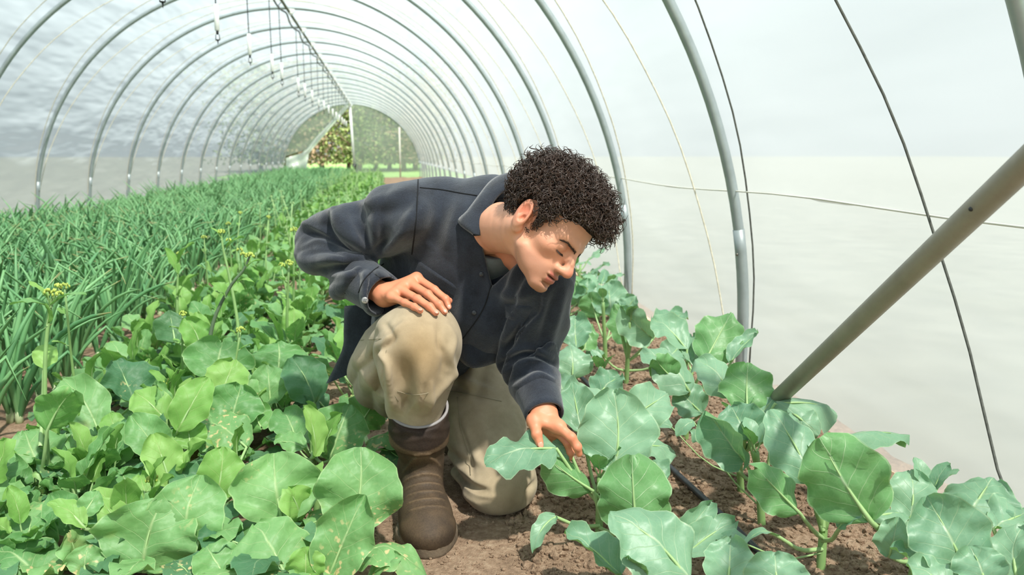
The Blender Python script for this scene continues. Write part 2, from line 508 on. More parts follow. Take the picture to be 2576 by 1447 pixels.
V = [(-80, -40, -0.06), (80, -40, -0.06), (80, 140, -0.06), (-80, 140, -0.06)]
fo = link('field', mesh('field', V, [[0, 1, 2, 3]], M['field']))
tag(fo, 'green field outside the tunnel', 'field', kind='structure')
M['film_backdrop'] = simple('film_backdrop_tone', rgb(130, 129, 117), 0.9, 0, 0.12, 3.0)  # added ground, toned to match the sky so the film looks evenly bright
for nm, xa, xb in (('backdrop_ground', TX + TR + 0.12, 150.0), ('backdrop_ground', -150.0, TX - TR - 0.12)):
    xm = 3.6 if xa > 0 else -6.6
    vg = link(nm, mesh(nm, [(xa, -80, -0.045), (xb, -80, -0.045), (xb, 200, -0.045), (xm, 200, -0.045), (xm, YEND + 1, -0.045), (xa, YEND + 1, -0.045)] if xa > 0 else
                       [(xa, -80, -0.045), (xb, -80, -0.045), (xb, YEND + 1, -0.045), (xm, YEND + 1, -0.045), (xm, 200, -0.045), (xa, 200, -0.045)], [[0, 1, 2, 3, 4, 5]], M['film_backdrop']))
    tag(vg, 'added pale ground that keeps the film walls evenly bright', 'ground', 'added ground toned to even out the film', 'structure')
# crumbs and clods of soil
def clods(name, n, area, smin, smax, label, seed):
    g = np.random.default_rng(seed)
    ico = bmesh.new(); bmesh.ops.create_icosphere(ico, subdivisions=1, radius=1.0)
    IV = np.array([v.co[:] for v in ico.verts]); IF = np.array([[v.index for v in f.verts] for f in ico.faces]); ico.free()
    nv = len(IV)
    x = g.uniform(area[0], area[1], n); y = area[2] + (area[3] - area[2]) * g.uniform(0, 1, n) ** 1.5
    s = smin + (smax - smin) * g.uniform(0, 1, n) ** 4
    V = IV[None] * (1 + g.uniform(-0.38, 0.38, (n, nv, 1))) * (s[:, None, None] * g.uniform(0.7, 1.2, (n, 1, 3)))
    V += np.stack([x, y, gz(x, y) + s * 0.2], -1)[:, None]
    Fm = (IF[None] + (np.arange(n) * nv)[:, None, None]).reshape(-1, 3)
    o = link(name, mesh(name, V.reshape(-1, 3), Fm, M['soil'], smooth=False))
    tag(o, label, 'soil', kind='stuff')
clods('soil_clods', 30000, (0.28, 1.38, 1.15, 4.8), 0.0020, 0.0125, 'loose brown crumbs and clods of soil among the broccoli plants', 3)
clods('soil_crumbs', 6000, (-0.30, 0.34, 1.3, 3.2), 0.0010, 0.006, 'fine soil crumbs scattered over the trodden path', 4)
# drip hoses
def drip(pts, label):
    mb = MB(); mb.tube(spline(pts, 60), 0.0085, 8)
    tag(link('drip_hose', mesh('drip_hose', np.vstack(mb.V), mb.F, M['hose'])), label, 'hose')
drip([(0.80, 0.9, 0.014), (0.812, 1.5, 0.016), (0.80, 1.8, 0.018), (0.785, 2.1, 0.016), (0.775, 2.6, 0.014), (0.76, 3.4, 0.014), (0.75, 6, 0.014), (0.75, 12, 0.014)],
     'black drip hose lying on the soil between the broccoli rows')
# woods beyond the doorway
def trunk_mat():
    return simple('bark', rgb(96, 78, 62), 0.9, 0, 0.3, 10, 0.5, 30)
M['bark'] = trunk_mat()
def far_leaf(name, a, b):
    t = NT(name)
    n = t.noise(t.coord(), 2.0, 4)
    t.set(t.b, Base_Color=t.ramp(n, [(0.3, a), (0.7, b)]), Roughness=0.8)
    return t.m
M['woods'] = far_leaf('woodland_leaves', rgb(84, 100, 54), rgb(128, 140, 80))
M['woods_brown'] = far_leaf('woodland_dry_leaves', rgb(92, 76, 58), rgb(128, 110, 82))
g = np.random.default_rng(11)
def tree(x, y, h, label, brown):
    o = empty('woodland_tree', (x, y, -0.06)); tag(o, label, 'tree', 'trees of the wood beyond the doorway')
    mb = MB(); k = spline([(0, 0, -0.1), (g.normal(0, .1), 0, h * .35), (g.normal(0, .3), 0, h * .7), (g.normal(0, .4), 0, h)], 12)
    mb.tube(k, np.linspace(0.24, 0.05, 12) * h / 8, 7)
    for q in range(7):
        z = g.uniform(.2, .9); b = k[int(z * 11)]; a = g.uniform(0, 6.28); l = g.uniform(.8, 2.0)
        mb.tube([b, b + np.array([math.cos(a) * l, math.sin(a) * l, l * .6])], [0.06, 0.02], 5)
    mb.build('trunk', M['bark'], o)
    n = 3600
    c = np.stack([g.normal(0, .95, n), g.normal(0, 1.2, n), g.uniform(0.08, 1.05, n) * h], -1)
    s = g.uniform(.05, .12, n)
    A = nrm(g.normal(0, 1, (n, 3))); B = nrm(np.cross(A, g.normal(0, 1, (n, 3))))
    V = np.stack([c + A * s[:, None], c + B * s[:, None] * .6, c - A * s[:, None], c - B * s[:, None] * .6], 1).reshape(-1, 3)
    link('crown', mesh('crown', V, np.arange(4 * n).reshape(-1, 4), M['woods_brown' if brown else 'woods'], smooth=False), o)
tx = [ -6.0, -5.2, -4.5, -3.9, -3.3, -2.0, -1.2, -0.4, 0.4, 1.1, 1.8, 2.5]
for i, x in enumerate(tx):
    br_ = i % 2 == 1
    tree(x, 41 + (i % 3) * 3.5 + g.uniform(0, 2), g.uniform(4.2, 5.6), ('brownish bare-twigged' if br_ else 'leafy green') + f' woodland tree, {ORD[i]} in the row beyond the doorway', br_)
# ================================================================ plants
def leaf_mat(name, c_lo, c_hi, c_back, c_vein, spots=0.0, rough=0.5, blister=0.5, trans=0.32, sheen=0.5):
    t = NT(name)
    uvn = t.new('TexCoord').outputs['UV']
    sp = t.new('SeparateXYZ'); t.l.new(uvn, sp.inputs[0])
    obj = t.coord('Object')
    nz = t.noise(obj, 22, 1)
    u = t.math('ABSOLUTE', t.math('MULTIPLY_ADD', sp.outputs[0], 2.0, -1.0))
    v = sp.outputs[1]
    side = t.math('MULTIPLY', t.math('GREATER_THAN', sp.outputs[0], 0.5), 0.43)
    ph = t.math('ADD', t.math('SUBTRACT', t.math('MULTIPLY', v, 5.6), t.math('MULTIPLY', t.math('POWER', u, 0.8), 1.9)), side)
    ph = t.math('ADD', ph, t.math('MULTIPLY', nz, 0.45))
    fr = t.math('ABSOLUTE', t.math('SUBTRACT', t.math('FRACT', ph), 0.5))
    wd = t.math('MULTIPLY_ADD', u, -0.030, 0.050)
    lat = t.math('SUBTRACT', 1.0, t.math('DIVIDE', fr, wd), clamp=True)
    lat = t.math('MULTIPLY', lat, t.math('SUBTRACT', 1.0, t.math('POWER', u, 3.0)), clamp=True)
    midw = t.math('MULTIPLY_ADD', v, -0.05, 0.075)
    mid = t.math('SUBTRACT', 1.0, t.math('DIVIDE', u, midw), clamp=True)
    vo = t.new('TexVoronoi', feature='DISTANCE_TO_EDGE'); vo.inputs['Scale'].default_value = 75
    t.l.new(obj, vo.inputs['Vector'])
    net = t.math('MULTIPLY', t.math('SUBTRACT', 1.0, t.math('MULTIPLY', vo.outputs[0], 9.0), clamp=True), 0.09)
    vein = t.math('MAXIMUM', t.math('MAXIMUM', t.math('MULTIPLY', lat, 0.8), mid), net, clamp=True)
    rnd = t.new('ObjectInfo').outputs['Random']
    big = t.noise(obj, 7, 2, 0.6)
    fac = t.math('ADD', t.math('MULTIPLY', big, 0.7), t.math('MULTIPLY_ADD', rnd, 0.6, -0.15), clamp=True)
    col = t.mix(fac, c_lo, c_hi)
    geo = t.new('NewGeometry').outputs['Backfacing']
    col = t.mix(t.math('MULTIPLY', geo, 0.85), col, c_back)
    col = t.mix(t.math('MULTIPLY', vein, 0.75), col, c_vein)
    edge = t.math('MULTIPLY', t.math('GREATER_THAN', u, 0.965), 0.35)
    col = t.mix(edge, col, c_vein)
    if spots:
        s1 = t.noise(obj, 70, 1, 0.5); s2 = t.noise(obj, 6, 1)
        sm = t.math('MULTIPLY', t.math('MULTIPLY', t.math('SUBTRACT', s1, 0.60), 14.0, clamp=True),
                    t.math('MULTIPLY', t.math('SUBTRACT', s2, 0.60 - 0.12 * spots), 9.0, clamp=True), clamp=True)
        col = t.mix(sm, col, rgb(222, 206, 150))
        dm = t.math('MULTIPLY', t.math('SUBTRACT', t.noise(obj, 11, 1), 0.66), 12.0, clamp=True)
        col = t.mix(t.math('MULTIPLY', dm, 0.5 * spots), col, rgb(170, 160, 80))
    hb = t.math('SUBTRACT', t.math('MULTIPLY', t.noise(obj, 48, 1), blister), t.math('MULTIPLY', vein, 0.16))
    nb = t.bump(hb, 0.6, 0.006)
    t.set(t.b, Base_Color=col, Roughness=rough, Specular_IOR_Level=sheen, Normal=nb)
    tl = t.new('BsdfTranslucent')
    t.set(tl, Color=t.mix(0.5, col, (0.22, 0.48, 0.06)), Normal=nb)
    ms = t.new('MixShader'); ms.inputs[0].default_value = trans
    t.l.new(t.b.outputs[0], ms.inputs[1]); t.l.new(tl.outputs[0], ms.inputs[2])
    t.l.new(ms.outputs[0], t.out.inputs[0])
    return t.m
M['broc'] = leaf_mat('broccoli_leaf', rgb(106, 154, 122), rgb(156, 196, 160), rgb(112, 166, 98), rgb(206, 226, 184), 0.0, 0.42, 0.30, 0.30, 0.5)
M['coll'] = leaf_mat('mustard_leaf', rgb(92, 148, 86), rgb(146, 194, 124), rgb(116, 170, 94), rgb(194, 218, 158), 0.55, 0.48, 0.85, 0.32, 0.45)
M['young'] = leaf_mat('young_leaf', rgb(118, 174, 84), rgb(160, 202, 112), rgb(120, 168, 86), rgb(190, 212, 140), 0.0, 0.5, 0.35, 0.36, 0.4)
M['coll_dark'] = leaf_mat('old_leaf', rgb(70, 118, 82), rgb(108, 156, 110), rgb(80, 122, 80), rgb(140, 170, 128), 0.5, 0.5, 0.9, 0.28, 0.4)
M['rib'] = simple('leaf_rib', rgb(158, 190, 128), 0.5, 0, 0.12, 20)
M['stalk'] = simple('plant_stalk', rgb(134, 170, 104), 0.5, 0, 0.18, 14)
M['bud'] = simple('flower_bud', rgb(168, 186, 88), 0.6, 0, 0.25, 60)
M['dark_stalk'] = simple('purplish_stalk', rgb(92, 112, 84), 0.5, 0, 0.2, 20)

def leaf_geo(A, B, T, N, hw, g, arch_=0.10, fold=0.18, wave=0.10, shape=1.0, nu=10, nv=18, rib=0.0045, droop=0.0, lobes=0.0):
    """one leaf: petiole A->B, blade B->T, upper face towards N, half width hw"""
    A, B, T = [np.asarray(p, float) for p in (A, B, T)]
    ax = T - B; Lb = np.linalg.norm(ax); axn = ax / Lb
    N = np.asarray(N, float); N = nrm(N - axn * (N @ axn)); S = np.cross(axn, N)
    v = np.linspace(0, 1, nv + 1)
    spine = B + ax * v[:, None] + N * (arch_ * Lb * np.sin(math.pi * v) - droop * Lb * v ** 3)[:, None]
    bend = g.normal(0, 0.03) * Lb
    spine = spine + S * (bend * np.sin(math.pi * v))[:, None]
    w = np.sin(math.pi * np.clip(v, 0, 1) ** (g.uniform(.86, 1.02) * shape)) ** 0.50
    w = np.where(v < 0.03, 0.12, w); w[-1] = 0.16; w[-2] = max(w[-2] * .96, .3)
    w = hw * (w / w.max())
    u = np.linspace(-1, 1, nu + 1)
    p1, p2, k1 = g.uniform(0, 6.28, 3)[:3]; p3, p4 = g.uniform(0, 6.28, 2)
    fl, fr = fold * g.uniform(0.5, 1.5, 2)
    U, Vv = np.meshgrid(u, v, indexing='ij')
    W = np.broadcast_to(w, U.shape)
    au = np.abs(U)
    ph = np.where(U > 0, p1, p2)
    W2 = W * (1 + au ** 2 * (0.055 * np.sin(Vv * 13 + ph) + 0.030 * np.sin(Vv * 25 + 2 * ph) + lobes * np.sin(Vv * 9.5 + ph)))
    off = np.where(U > 0, fr, fl) * hw * au ** 1.6 * 1.0
    off = off + wave * hw * au ** 2 * np.sin(Vv * (7.5 + 2 * np.sin(k1)) + ph) * np.minimum(1, Vv * 3)
    off = off + 0.085 * hw * np.sin(U * 4 + p3) * np.sin(Vv * 9 + p4) + 0.055 * hw * np.sin(U * 9 + p4) * np.sin(Vv * 17 + p3)
    off = off + wave * .6 * hw * au ** 3 * np.sin(Vv * 21 + 1.7 * ph) * np.minimum(1, Vv * 3)
    pts = spine[None] + S * (U * W2)[..., None] + N * off[..., None]
    V1 = pts.reshape(-1, 3)
    n2 = nv + 1
    F1 = [[i * n2 + j, (i + 1) * n2 + j, (i + 1) * n2 + j + 1, i * n2 + j + 1] for i in range(nu) for j in range(nv)]
    uv1 = np.stack([U * 0.5 + 0.5, Vv], -1).reshape(-1, 2)
    # petiole and midrib, standing out below the blade
    mid = (A + B) / 2 + N * -0.05 * np.linalg.norm(B - A) + np.array([0, 0, -0.06]) * np.linalg.norm(B - A)
    pet = spline([A, mid, B], 6)
    k = int(nv * 0.86)
    path = np.vstack([pet[:-1], spine[:k:2] - N * rib * 0.35])
    rr = np.concatenate([np.linspace(rib * 1.25, rib * 0.95, 5), np.linspace(rib * 0.9, rib * 0.18, len(path) - 5)])
    V2, F2 = tube(path, rr, 5, False)
    V = np.vstack([V1, V2]); F = F1 + [[i + len(V1) for i in f] for f in F2]
    uv = np.vstack([uv1, np.full((len(V2), 2), 0.5)])
    mi = [0] * len(F1) + [1] * len(F2)
    return V, F, mi, uv
def leaf_obj(parent, base, name, mat, *a, label=None, **k):
    V, F, mi, uv = leaf_geo(*a, **k)
    o = link(name, mesh(name, V - np.asarray(base), F, [mat, M['rib']], mi, uv), parent)
    if label: o['label'] = label
    return o
def face_vec(f, p):
    c = to_cam(p)
    return {'c': c + 0.35 * UPV, 'u': UPV + 0.55 * c, 'b': -c + 0.3 * UPV, 's': UPV + 0.15 * c, 'l': c * 0.6 + UPV * 0.5 - _rt * 0.8,
            'r': c * 0.6 + UPV * 0.5 + _rt * 0.8, 'd': -UPV * 0.4 - c * 0.9}[f]

# ---------------------------------------------------------------- broccoli bed (rows at X 0.48 and X 0.93)
# plant: (x, y, stem height, label); leaves: (plant, base px, py, distance, tip px, py, distance, half width px, facing[, options])
BP = {
 'A': (0.48, 1.69, 0.15, 'broccoli plant whose leaf the kneeling person lifts'),
 'B': (0.50, 1.33, 0.09, 'broccoli plant cut off by the bottom edge, in front of the lifted one'),
 'C': (0.92, 1.48, 0.20, 'broccoli plant with forked stem growing beside the drip hose'),
 'D': (0.89, 1.69, 0.19, 'broccoli plant just behind the forked one'),
 'E': (0.93, 1.89, 0.20, 'broccoli plant growing in front of the foot of the brace pipe'),
 'H': (1.08, 1.40, 0.20, 'broccoli plant with the big ribbed leaf showing its underside by the white film'),
 'K': (1.18, 1.22, 0.18, 'broccoli plant in the bottom corner against the white film'),
 'F': (0.93, 2.30, 0.24, 'broccoli plant with a tall leaf standing before the nearest hoop foot'),
 'G': (0.70, 2.42, 0.20, 'broccoli plant behind the kneeling person\'s sleeve cuff'),
 'I': (0.93, 2.93, 0.26, 'broccoli plant with a bare forked stem on open soil'),
 'J': (0.96, 3.33, 0.26, 'broccoli plant behind the bare forked stem, below the second hoop'),
 'Q': (0.60, 2.95, 0.24, 'broccoli plant beside the person\'s upper sleeve'),
 'R': (0.93, 4.05, 0.30, 'broccoli plant under the person\'s chin with a flower bud on top'),
}
BL = [
 ('A', 1546, 1190, 1.86, 1543, 980, 1.92, 92, 'c', dict(fold=.12, arch_=.05)),
 ('A', 1572, 1062, 1.98, 1680, 992, 2.06, 52, 'c', dict(fold=.1)),
 ('A', 1400, 1128, 1.80, 1220, 1160, 1.76, 62, 'u', dict(fold=-.10, arch_=.10, droop=.05)),
 ('A', 1492, 1236, 1.83, 1372, 1148, 1.78, 44, 'd', dict(fold=.7, arch_=.02)),
 ('A', 1604, 1345, 1.74, 1590, 1145, 1.76, 90, 'b', dict(fold=.25, arch_=-.05)),
 ('A', 1466, 1096, 1.98, 1440, 965, 2.08, 42, 'c', dict(fold=.3)),
 ('A', 1545, 1020, 2.05, 1400, 985, 2.12, 36, 'u', dict(fold=-.2)),
 ('A', 1590, 1130, 1.95, 1702, 1128, 2.0, 46, 'u', dict(fold=-.15, droop=.1)),
 ('A', 1640, 1160, 1.92, 1672, 1212, 1.88, 28, 'u', dict(droop=.2)),
 ('A', 1398, 1300, 1.80, 1338, 1372, 1.74, 22, 'u', dict(droop=.3, fold=.4)),
 ('A', 1440, 1150, 1.84, 1390, 1112, 1.83, 26, 'u', dict(fold=-.3)),
 ('B', 1735, 1460, 1.52, 1535, 1288, 1.56, 96, 'u', dict(fold=-.12, arch_=.08)),
 ('B', 1560, 1452, 1.60, 1420, 1340, 1.66, 46, 'r', dict(fold=.35)),
 ('B', 1830, 1480, 1.50, 1838, 1355, 1.55, 62, 'c', dict(fold=.25)),
 ('B', 1720, 1400, 1.66, 1850, 1312, 1.70, 40, 'c', dict(fold=.5)),
 ('B', 1700, 1372, 1.68, 1790, 1262, 1.72, 34, 'r', dict(fold=.4)),
 ('B', 1960, 1500, 1.42, 1950, 1388, 1.46, 72, 'c', dict(fold=.1)),
 ('C', 2040, 1212, 1.70, 1938, 1030, 1.78, 62, 'u', dict(fold=-.1, arch_=.08)),
 ('C', 2012, 1292, 1.64, 1905, 1180, 1.62, 54, 'd', dict(fold=.35, arch_=.05)),
 ('C', 2090, 1112, 1.76, 2288, 1096, 1.82, 30, 's', dict(fold=-.45, arch_=.06, wave=.25)),
 ('C', 2070, 1190, 1.70, 2120, 1110, 1.75, 34, 'u', dict()),
 ('C', 2110, 1330, 1.60, 2172, 1270, 1.58, 24, 'u', dict()),
 ('C', 1960, 1350, 1.66, 1870, 1358, 1.58, 12, 's', dict(droop=.15)),
 ('D', 1872, 1160, 1.90, 1775, 1030, 1.90, 52, 'l', dict(fold=.5)),
 ('D', 1885, 1110, 1.92, 1838, 1020, 1.98, 56, 'c', dict(fold=.25)),
 ('D', 1805, 1115, 1.94, 1736, 1080, 1.96, 26, 'u', dict(fold=-.2)),
 ('D', 1940, 1120, 1.90, 1985, 1040, 1.96, 42, 'c', dict()),
 ('E', 1880, 1036, 2.06, 1882, 912, 2.12, 64, 'b', dict(fold=.15, arch_=-.04)),
 ('E', 1842, 996, 2.14, 1752, 902, 2.24, 48, 'u', dict(fold=-.1)),
 ('E', 1950, 1015, 2.02, 2108, 1040, 2.06, 50, 'u', dict(fold=-.35, wave=.25, arch_=.14)),
 ('E', 1995, 1040, 2.0, 2060, 1090, 1.96, 36, 'c', dict(fold=-.2, droop=.2)),
 ('E', 1905, 1060, 2.04, 1960, 990, 2.10, 44, 'u', dict()),
 ('H', 2192, 1312, 1.56, 2062, 1100, 1.60, 104, 'b', dict(fold=.10, arch_=-.04, rib=.0065)),
 ('H', 2200, 1300, 1.60, 2290, 1296, 1.62, 26, 's', dict(fold=-.3)),
 ('H', 2285, 1330, 1.60, 2292, 1182, 1.66, 56, 'c', dict(fold=.1)),
 ('H', 2236, 1400, 1.56, 2258, 1300, 1.55, 40, 'c', dict(fold=.3)),
 ('H', 2330, 1440, 1.48, 2238, 1378, 1.52, 34, 'r', dict(fold=.4)),
 ('K', 2432, 1440, 1.46, 2330, 1248, 1.52, 90, 'c', dict(fold=.3, arch_=.08)),
 ('K', 2440, 1300, 1.56, 2500, 1205, 1.62, 84, 'u', dict(fold=-.2, wave=.22)),
 ('K', 2500, 1330, 1.52, 2590, 1290, 1.55, 54, 'u', dict()),
 ('K', 2560, 1470, 1.40, 2572, 1320, 1.46, 60, 'l', dict(fold=.2)),
 ('K', 2410, 1490, 1.42, 2280, 1420, 1.46, 48, 'u', dict()),
 ('K', 2480, 1480, 1.40, 2440, 1375, 1.44, 60, 'c', dict()),
 ('F', 1776, 905, 2.42, 1840, 786, 2.48, 58, 'd', dict(fold=.12, arch_=.03)),
 ('F', 1836, 915, 2.40, 1908, 838, 2.44, 22, 'l', dict(fold=.5)),
 ('F', 1735, 985, 2.34, 1618, 876, 2.42, 56, 'u', dict(fold=-.15, wave=.2)),
 ('F', 1728, 880, 2.48, 1640, 800, 2.56, 42, 'u', dict(fold=.15)),
 ('F', 1765, 1040, 2.36, 1700, 975, 2.38, 44, 'c', dict()),
 ('F', 1700, 960, 2.36, 1650, 905, 2.30, 36, 'b', dict()),
 ('F', 1790, 930, 2.45, 1740, 850, 2.60, 40, 'c', dict()),
 ('G', 1440, 948, 2.52, 1434, 866, 2.58, 48, 'u', dict(fold=-.2)),
 ('G', 1500, 1000, 2.45, 1560, 945, 2.5, 44, 'u', dict()),
 ('G', 1420, 1010, 2.40, 1400, 950, 2.5, 40, 'c', dict()),
 ('I', 1590, 860, 3.12, 1545, 765, 3.2, 42, 'b', dict(fold=.1)),
 ('I', 1640, 850, 3.10, 1560, 770, 3.06, 40, 'l', dict(fold=.4)),
 ('I', 1660, 830, 3.2, 1720, 790, 3.3, 36, 'u', dict()),
 ('I', 1680, 905, 3.05, 1712, 870, 3.1, 34, 'c', dict()),
 ('I', 1520, 900, 3.1, 1480, 880, 3.05, 22, 'u', dict(droop=.2)),
 ('J', 1540, 800, 3.6, 1530, 712, 3.7, 44, 'c', dict()),
 ('J', 1500, 800, 3.6, 1485, 735, 3.6, 36, 'b', dict()),
 ('J', 1570, 790, 3.6, 1600, 745, 3.6, 30, 'u', dict()),
 ('Q', 1450, 880, 3.0, 1448, 795, 3.08, 38, 'c', dict(fold=.2)),
 ('Q', 1470, 880, 3.0, 1490, 815, 3.05, 28, 'b', dict()),
 ('R', 1455, 760, 4.3, 1440, 690, 4.4, 34, 'b', dict()),
 ('R', 1470, 770, 4.3, 1480, 700, 4.3, 28, 'c', dict()),
]
gB = np.random.default_rng(21)
def plant_empty(name, x, y, label, group):
    o = empty(name, (x, y, float(gz(x, y)) - 0.004))
    tag(o, label, 'plant', group)
    return o
def stem_tube(pts, r0, r1, n=12, k=8):
    mb = MB(); mb.tube(spline(pts, n), np.linspace(r0, r1, n), k); return mb
BO = {}
for key, (x, y, h, lb) in BP.items():
    o = plant_empty('broccoli_plant', x, y, lb, 'broccoli plants by the side wall')
    BO[key] = o
    lean = gB.normal(0, 0.02, 2)
    mb = stem_tube([(0, 0, -0.02), (lean[0] * .5, lean[1] * .5, h * .5), (lean[0], lean[1], h)], 0.0105, 0.0075)
    if key in 'CI':
        mb.tube(spline([(lean[0] * .4, lean[1] * .4, h * .42), (0.02, 0.01, h * .75), (0.035, 0.02, h * 1.15)], 8), np.linspace(.008, .005, 8), 8)
        mb.tube(spline([(lean[0] * .4, lean[1] * .4, h * .42), (-0.02, 0.0, h * .75), (-0.035, 0.01, h * 1.1)], 8), np.linspace(.008, .005, 8), 8)
    mb.build('stem', M['stalk'], o)
    tp = np.array([lean[0], lean[1], h])
    for q in range(3):                        # heart leaves
        a = gB.uniform(0, 6.28); d = np.array([math.cos(a), math.sin(a), 0])
        b = np.array(o.location)
        leaf_obj(o, b, 'leaf', M['broc'], b + tp, b + tp + d * .012 + UPV * .02, b + tp + d * .05 + UPV * .07, -d + UPV * .6, .020, gB, nu=4, nv=8, rib=.002)
for row in BL:
    key, bx, by, bd, tx_, ty_, td, hwp, fc = row[:9]
    op = dict(row[9]) if len(row) > 9 else {}
    o = BO[key]; base = np.array(o.location); h = BP[key][2]
    B, T = at(bx, by, bd), at(tx_, ty_, td)
    hz_ = np.clip((B[2] - base[2]) * 0.45, 0.03, h * 0.98)
    A = base + np.array([0, 0, hz_])
    Lb = np.linalg.norm(T - B)
    op.setdefault('lobes', 0.055)
    op.setdefault('wave', 0.24); op.setdefault('shape', gB.uniform(.84, 1.0))
    op['fold'] = op.get('fold', .18) * 1.25
    leaf_obj(o, base, 'leaf', M['broc'], A, B, T, face_vec(fc, (B + T) / 2), 1.07 * hwp * (bd + td) / 2 / FPX, gB, **op)
# two side shoots that lie on the soil
for key, (px1, py1, d1), (px2, py2, d2) in (('D', (1745, 1060, 1.98), (1700, 1090, 1.96)), ('E', (1690, 1075, 2.1), (1650, 1060, 2.1)), ('C', (1880, 1370, 1.62), (1800, 1345, 1.66))):
    o = BO[key]; base = np.array(o.location); B, T = at(px1, py1, d1), at(px2, py2, d2)
    leaf_obj(o, base, 'leaf', M['broc'], base + UPV * .04, B, T, UPV + to_cam(B) * .4, .022, gB, nu=6, nv=8, rib=.002, droop=.2)

# templates for the plants further off: leaf meshes shared by every copy
def template(kind, g, simple_=False):
    """-> list of (part name, mesh)"""
    out = []
    nl = int(g.integers(9, 12)) if kind != 'broc' else int(g.integers(8, 11))
    mat = M['broc'] if kind == 'broc' else M['coll']
    a0 = g.uniform(0, 6.28)
    allV, allF, allM, allU, n = [], [], [], [], 0
    H = g.uniform(.18, .26) if kind == 'broc' else g.uniform(.05, .10)
    for q in range(nl):
        a = a0 + q * 2.4 + g.normal(0, .2); d = np.array([math.cos(a), math.sin(a), 0]); f = q / nl
        if kind == 'broc':
            A = np.array([0, 0, H * (.35 + .6 * f)]); B = A + d * g.uniform(.05, .09) + UPV * g.uniform(.03, .07)
            T = B + d * g.uniform(.09, .15) + UPV * (g.uniform(-.03, .05) + .07 * f); hw = g.uniform(.042, .062) * (1 - .3 * f)
            opt = dict(fold=g.uniform(-.2, .4), arch_=g.uniform(.02, .14), wave=.24, lobes=.05)
        else:
            A = np.array([0, 0, H * f]); B = A + d * g.uniform(.04, .08) * (1 - .4 * f) + UPV * g.uniform(.05, .10)
            T = B + d * g.uniform(.06, .12) * (1.1 - .7 * f) + UPV * (g.uniform(.0, .08) + .06 * f); hw = g.uniform(.045, .066) * (1 - .4 * f)
            opt = dict(fold=g.uniform(-.1, .35), arch_=g.uniform(.04, .16), wave=.16)
        N = UPV * .8 - d * g.uniform(.1, .7)
        m_ = mat
        if kind != 'broc' and f > .7: m_ = M['young']
        elif kind != 'broc' and f < .2: m_ = M['coll_dark']
        V, F, mi, uv = leaf_geo(A, B, T, N, hw, g, nu=4 if simple_ else 6, nv=6 if simple_ else 10, rib=.0035, **opt)
        if simple_:
            off = 0 if m_ is mat else 2 if m_ is M['young'] else 3
            allV.append(V); allF += [[i + n for i in f_] for f_ in F]; allU.append(uv); n += len(V)
            allM += [off if k == 0 else 1 for k in mi]
        else: out.append(('leaf', mesh('leaf', V, F, [m_, M['rib']], mi, uv)))
    mb = stem_tube([(0, 0, -.02), (0, 0, H * .5), (g.normal(0, .01), g.normal(0, .01), H)], .010, .006, 6, 6)
    if kind == 'flower':
        k = spline([(0, 0, H * .8), (g.normal(0, .02), g.normal(0, .02), H + .12), (g.normal(0, .04), g.normal(0, .04), H + g.uniform(.24, .42))], 8)
        mb.tube(k, np.linspace(.006, .0035, 8), 6)
        fb = MB(); tp = k[-1]
        for _ in range(16):
            v = g.normal(0, 1, 3); v[2] = abs(v[2]); v = nrm(v)
            fb.ell(tp + v * [.014, .014, .012], (.0035, .0035, .005), 0, 3)
        for j in (3, 5, 6):
            a = g.uniform(0, 6.28); d = np.array([math.cos(a), math.sin(a), 0])
            V, F, mi, uv = leaf_geo(k[j], k[j] + d * .012 + UPV * .005, k[j] + d * .05 + UPV * .02, UPV - d * .3, .013, g, nu=4, nv=6, rib=.0016)
            if simple_:
                allV.append(V); allF += [[i + n for i in f_] for f_ in F]; allU.append(uv); n += len(V); allM += [2 if q == 0 else 1 for q in mi]
            else: out.append(('leaf', mesh('leaf', V, F, [M['young'], M['rib']], mi, uv)))
        if simple_:
            V = np.vstack(fb.V); allV.append(V); allF += [[i + n for i in f_] for f_ in fb.F]; allU.append(np.zeros((len(V), 2)) + .5); n += len(V); allM += [1] * len(fb.F)
        else: out.append(('flower_buds', mesh('flower_buds', np.vstack(fb.V), fb.F, M['bud'])))
    if simple_:
        V = np.vstack(mb.V); allV.append(V); allF += [[i + n for i in f_] for f_ in mb.F]; allU.append(np.zeros((len(V), 2)) + .5); allM += [1] * len(mb.F)
        return [('leaves', mesh('plant', np.vstack(allV), allF, [mat, M['rib'], M['young'], M['coll_dark']], allM, np.vstack(allU)))]
    out.append(('stem', mesh('stem', np.vstack(mb.V), mb.F, M['stalk'])))
    return out
def plant_copy(tp, name, x, y, rz, sc, label, group, tilt=0.0):
    if len(tp) == 1:
        o = link(name, tp[0][1]); o.location = (x, y, float(gz(x, y)) - .005); o.rotation_euler = (tilt, 0, rz)
    else:
        o = empty(name, (x, y, float(gz(x, y)) - .005), rz)
        for n_, me in tp: link(n_, me, o)
    o.scale = (sc, sc, sc)
    tag(o, label, 'plant', group)
    return o
gT = np.random.default_rng(5)
T_broc = [template('broc', gT) for _ in range(4)]
T_coll = [template('coll', gT) for _ in range(5)]
T_flow = [template('flower', gT) for _ in range(4)]
S_coll = [template('coll', gT, True) for _ in range(5)] + [template('flower', gT, True) for _ in range(5)]
S_broc = [template('broc', gT, True) for _ in range(4)]
# rest of the broccoli rows
for i, y in enumerate(np.arange(3.42, 9.5, 0.48)):
    for j, x in enumerate((0.60, 1.12)):
        if j == 1 and y < 3.6: continue
        plant_copy(T_broc[(i + j) % 4] if y < 5 else S_broc[(i + j) % 4], 'broccoli_plant', x + gT.normal(0, .03), y + gT.normal(0, .04) + .2 * j, gT.uniform(0, 6.28), gT.uniform(.9, 1.12),
                   'broccoli plant in the rows behind the kneeling person\'s chin and sleeve', 'broccoli rows behind the person')

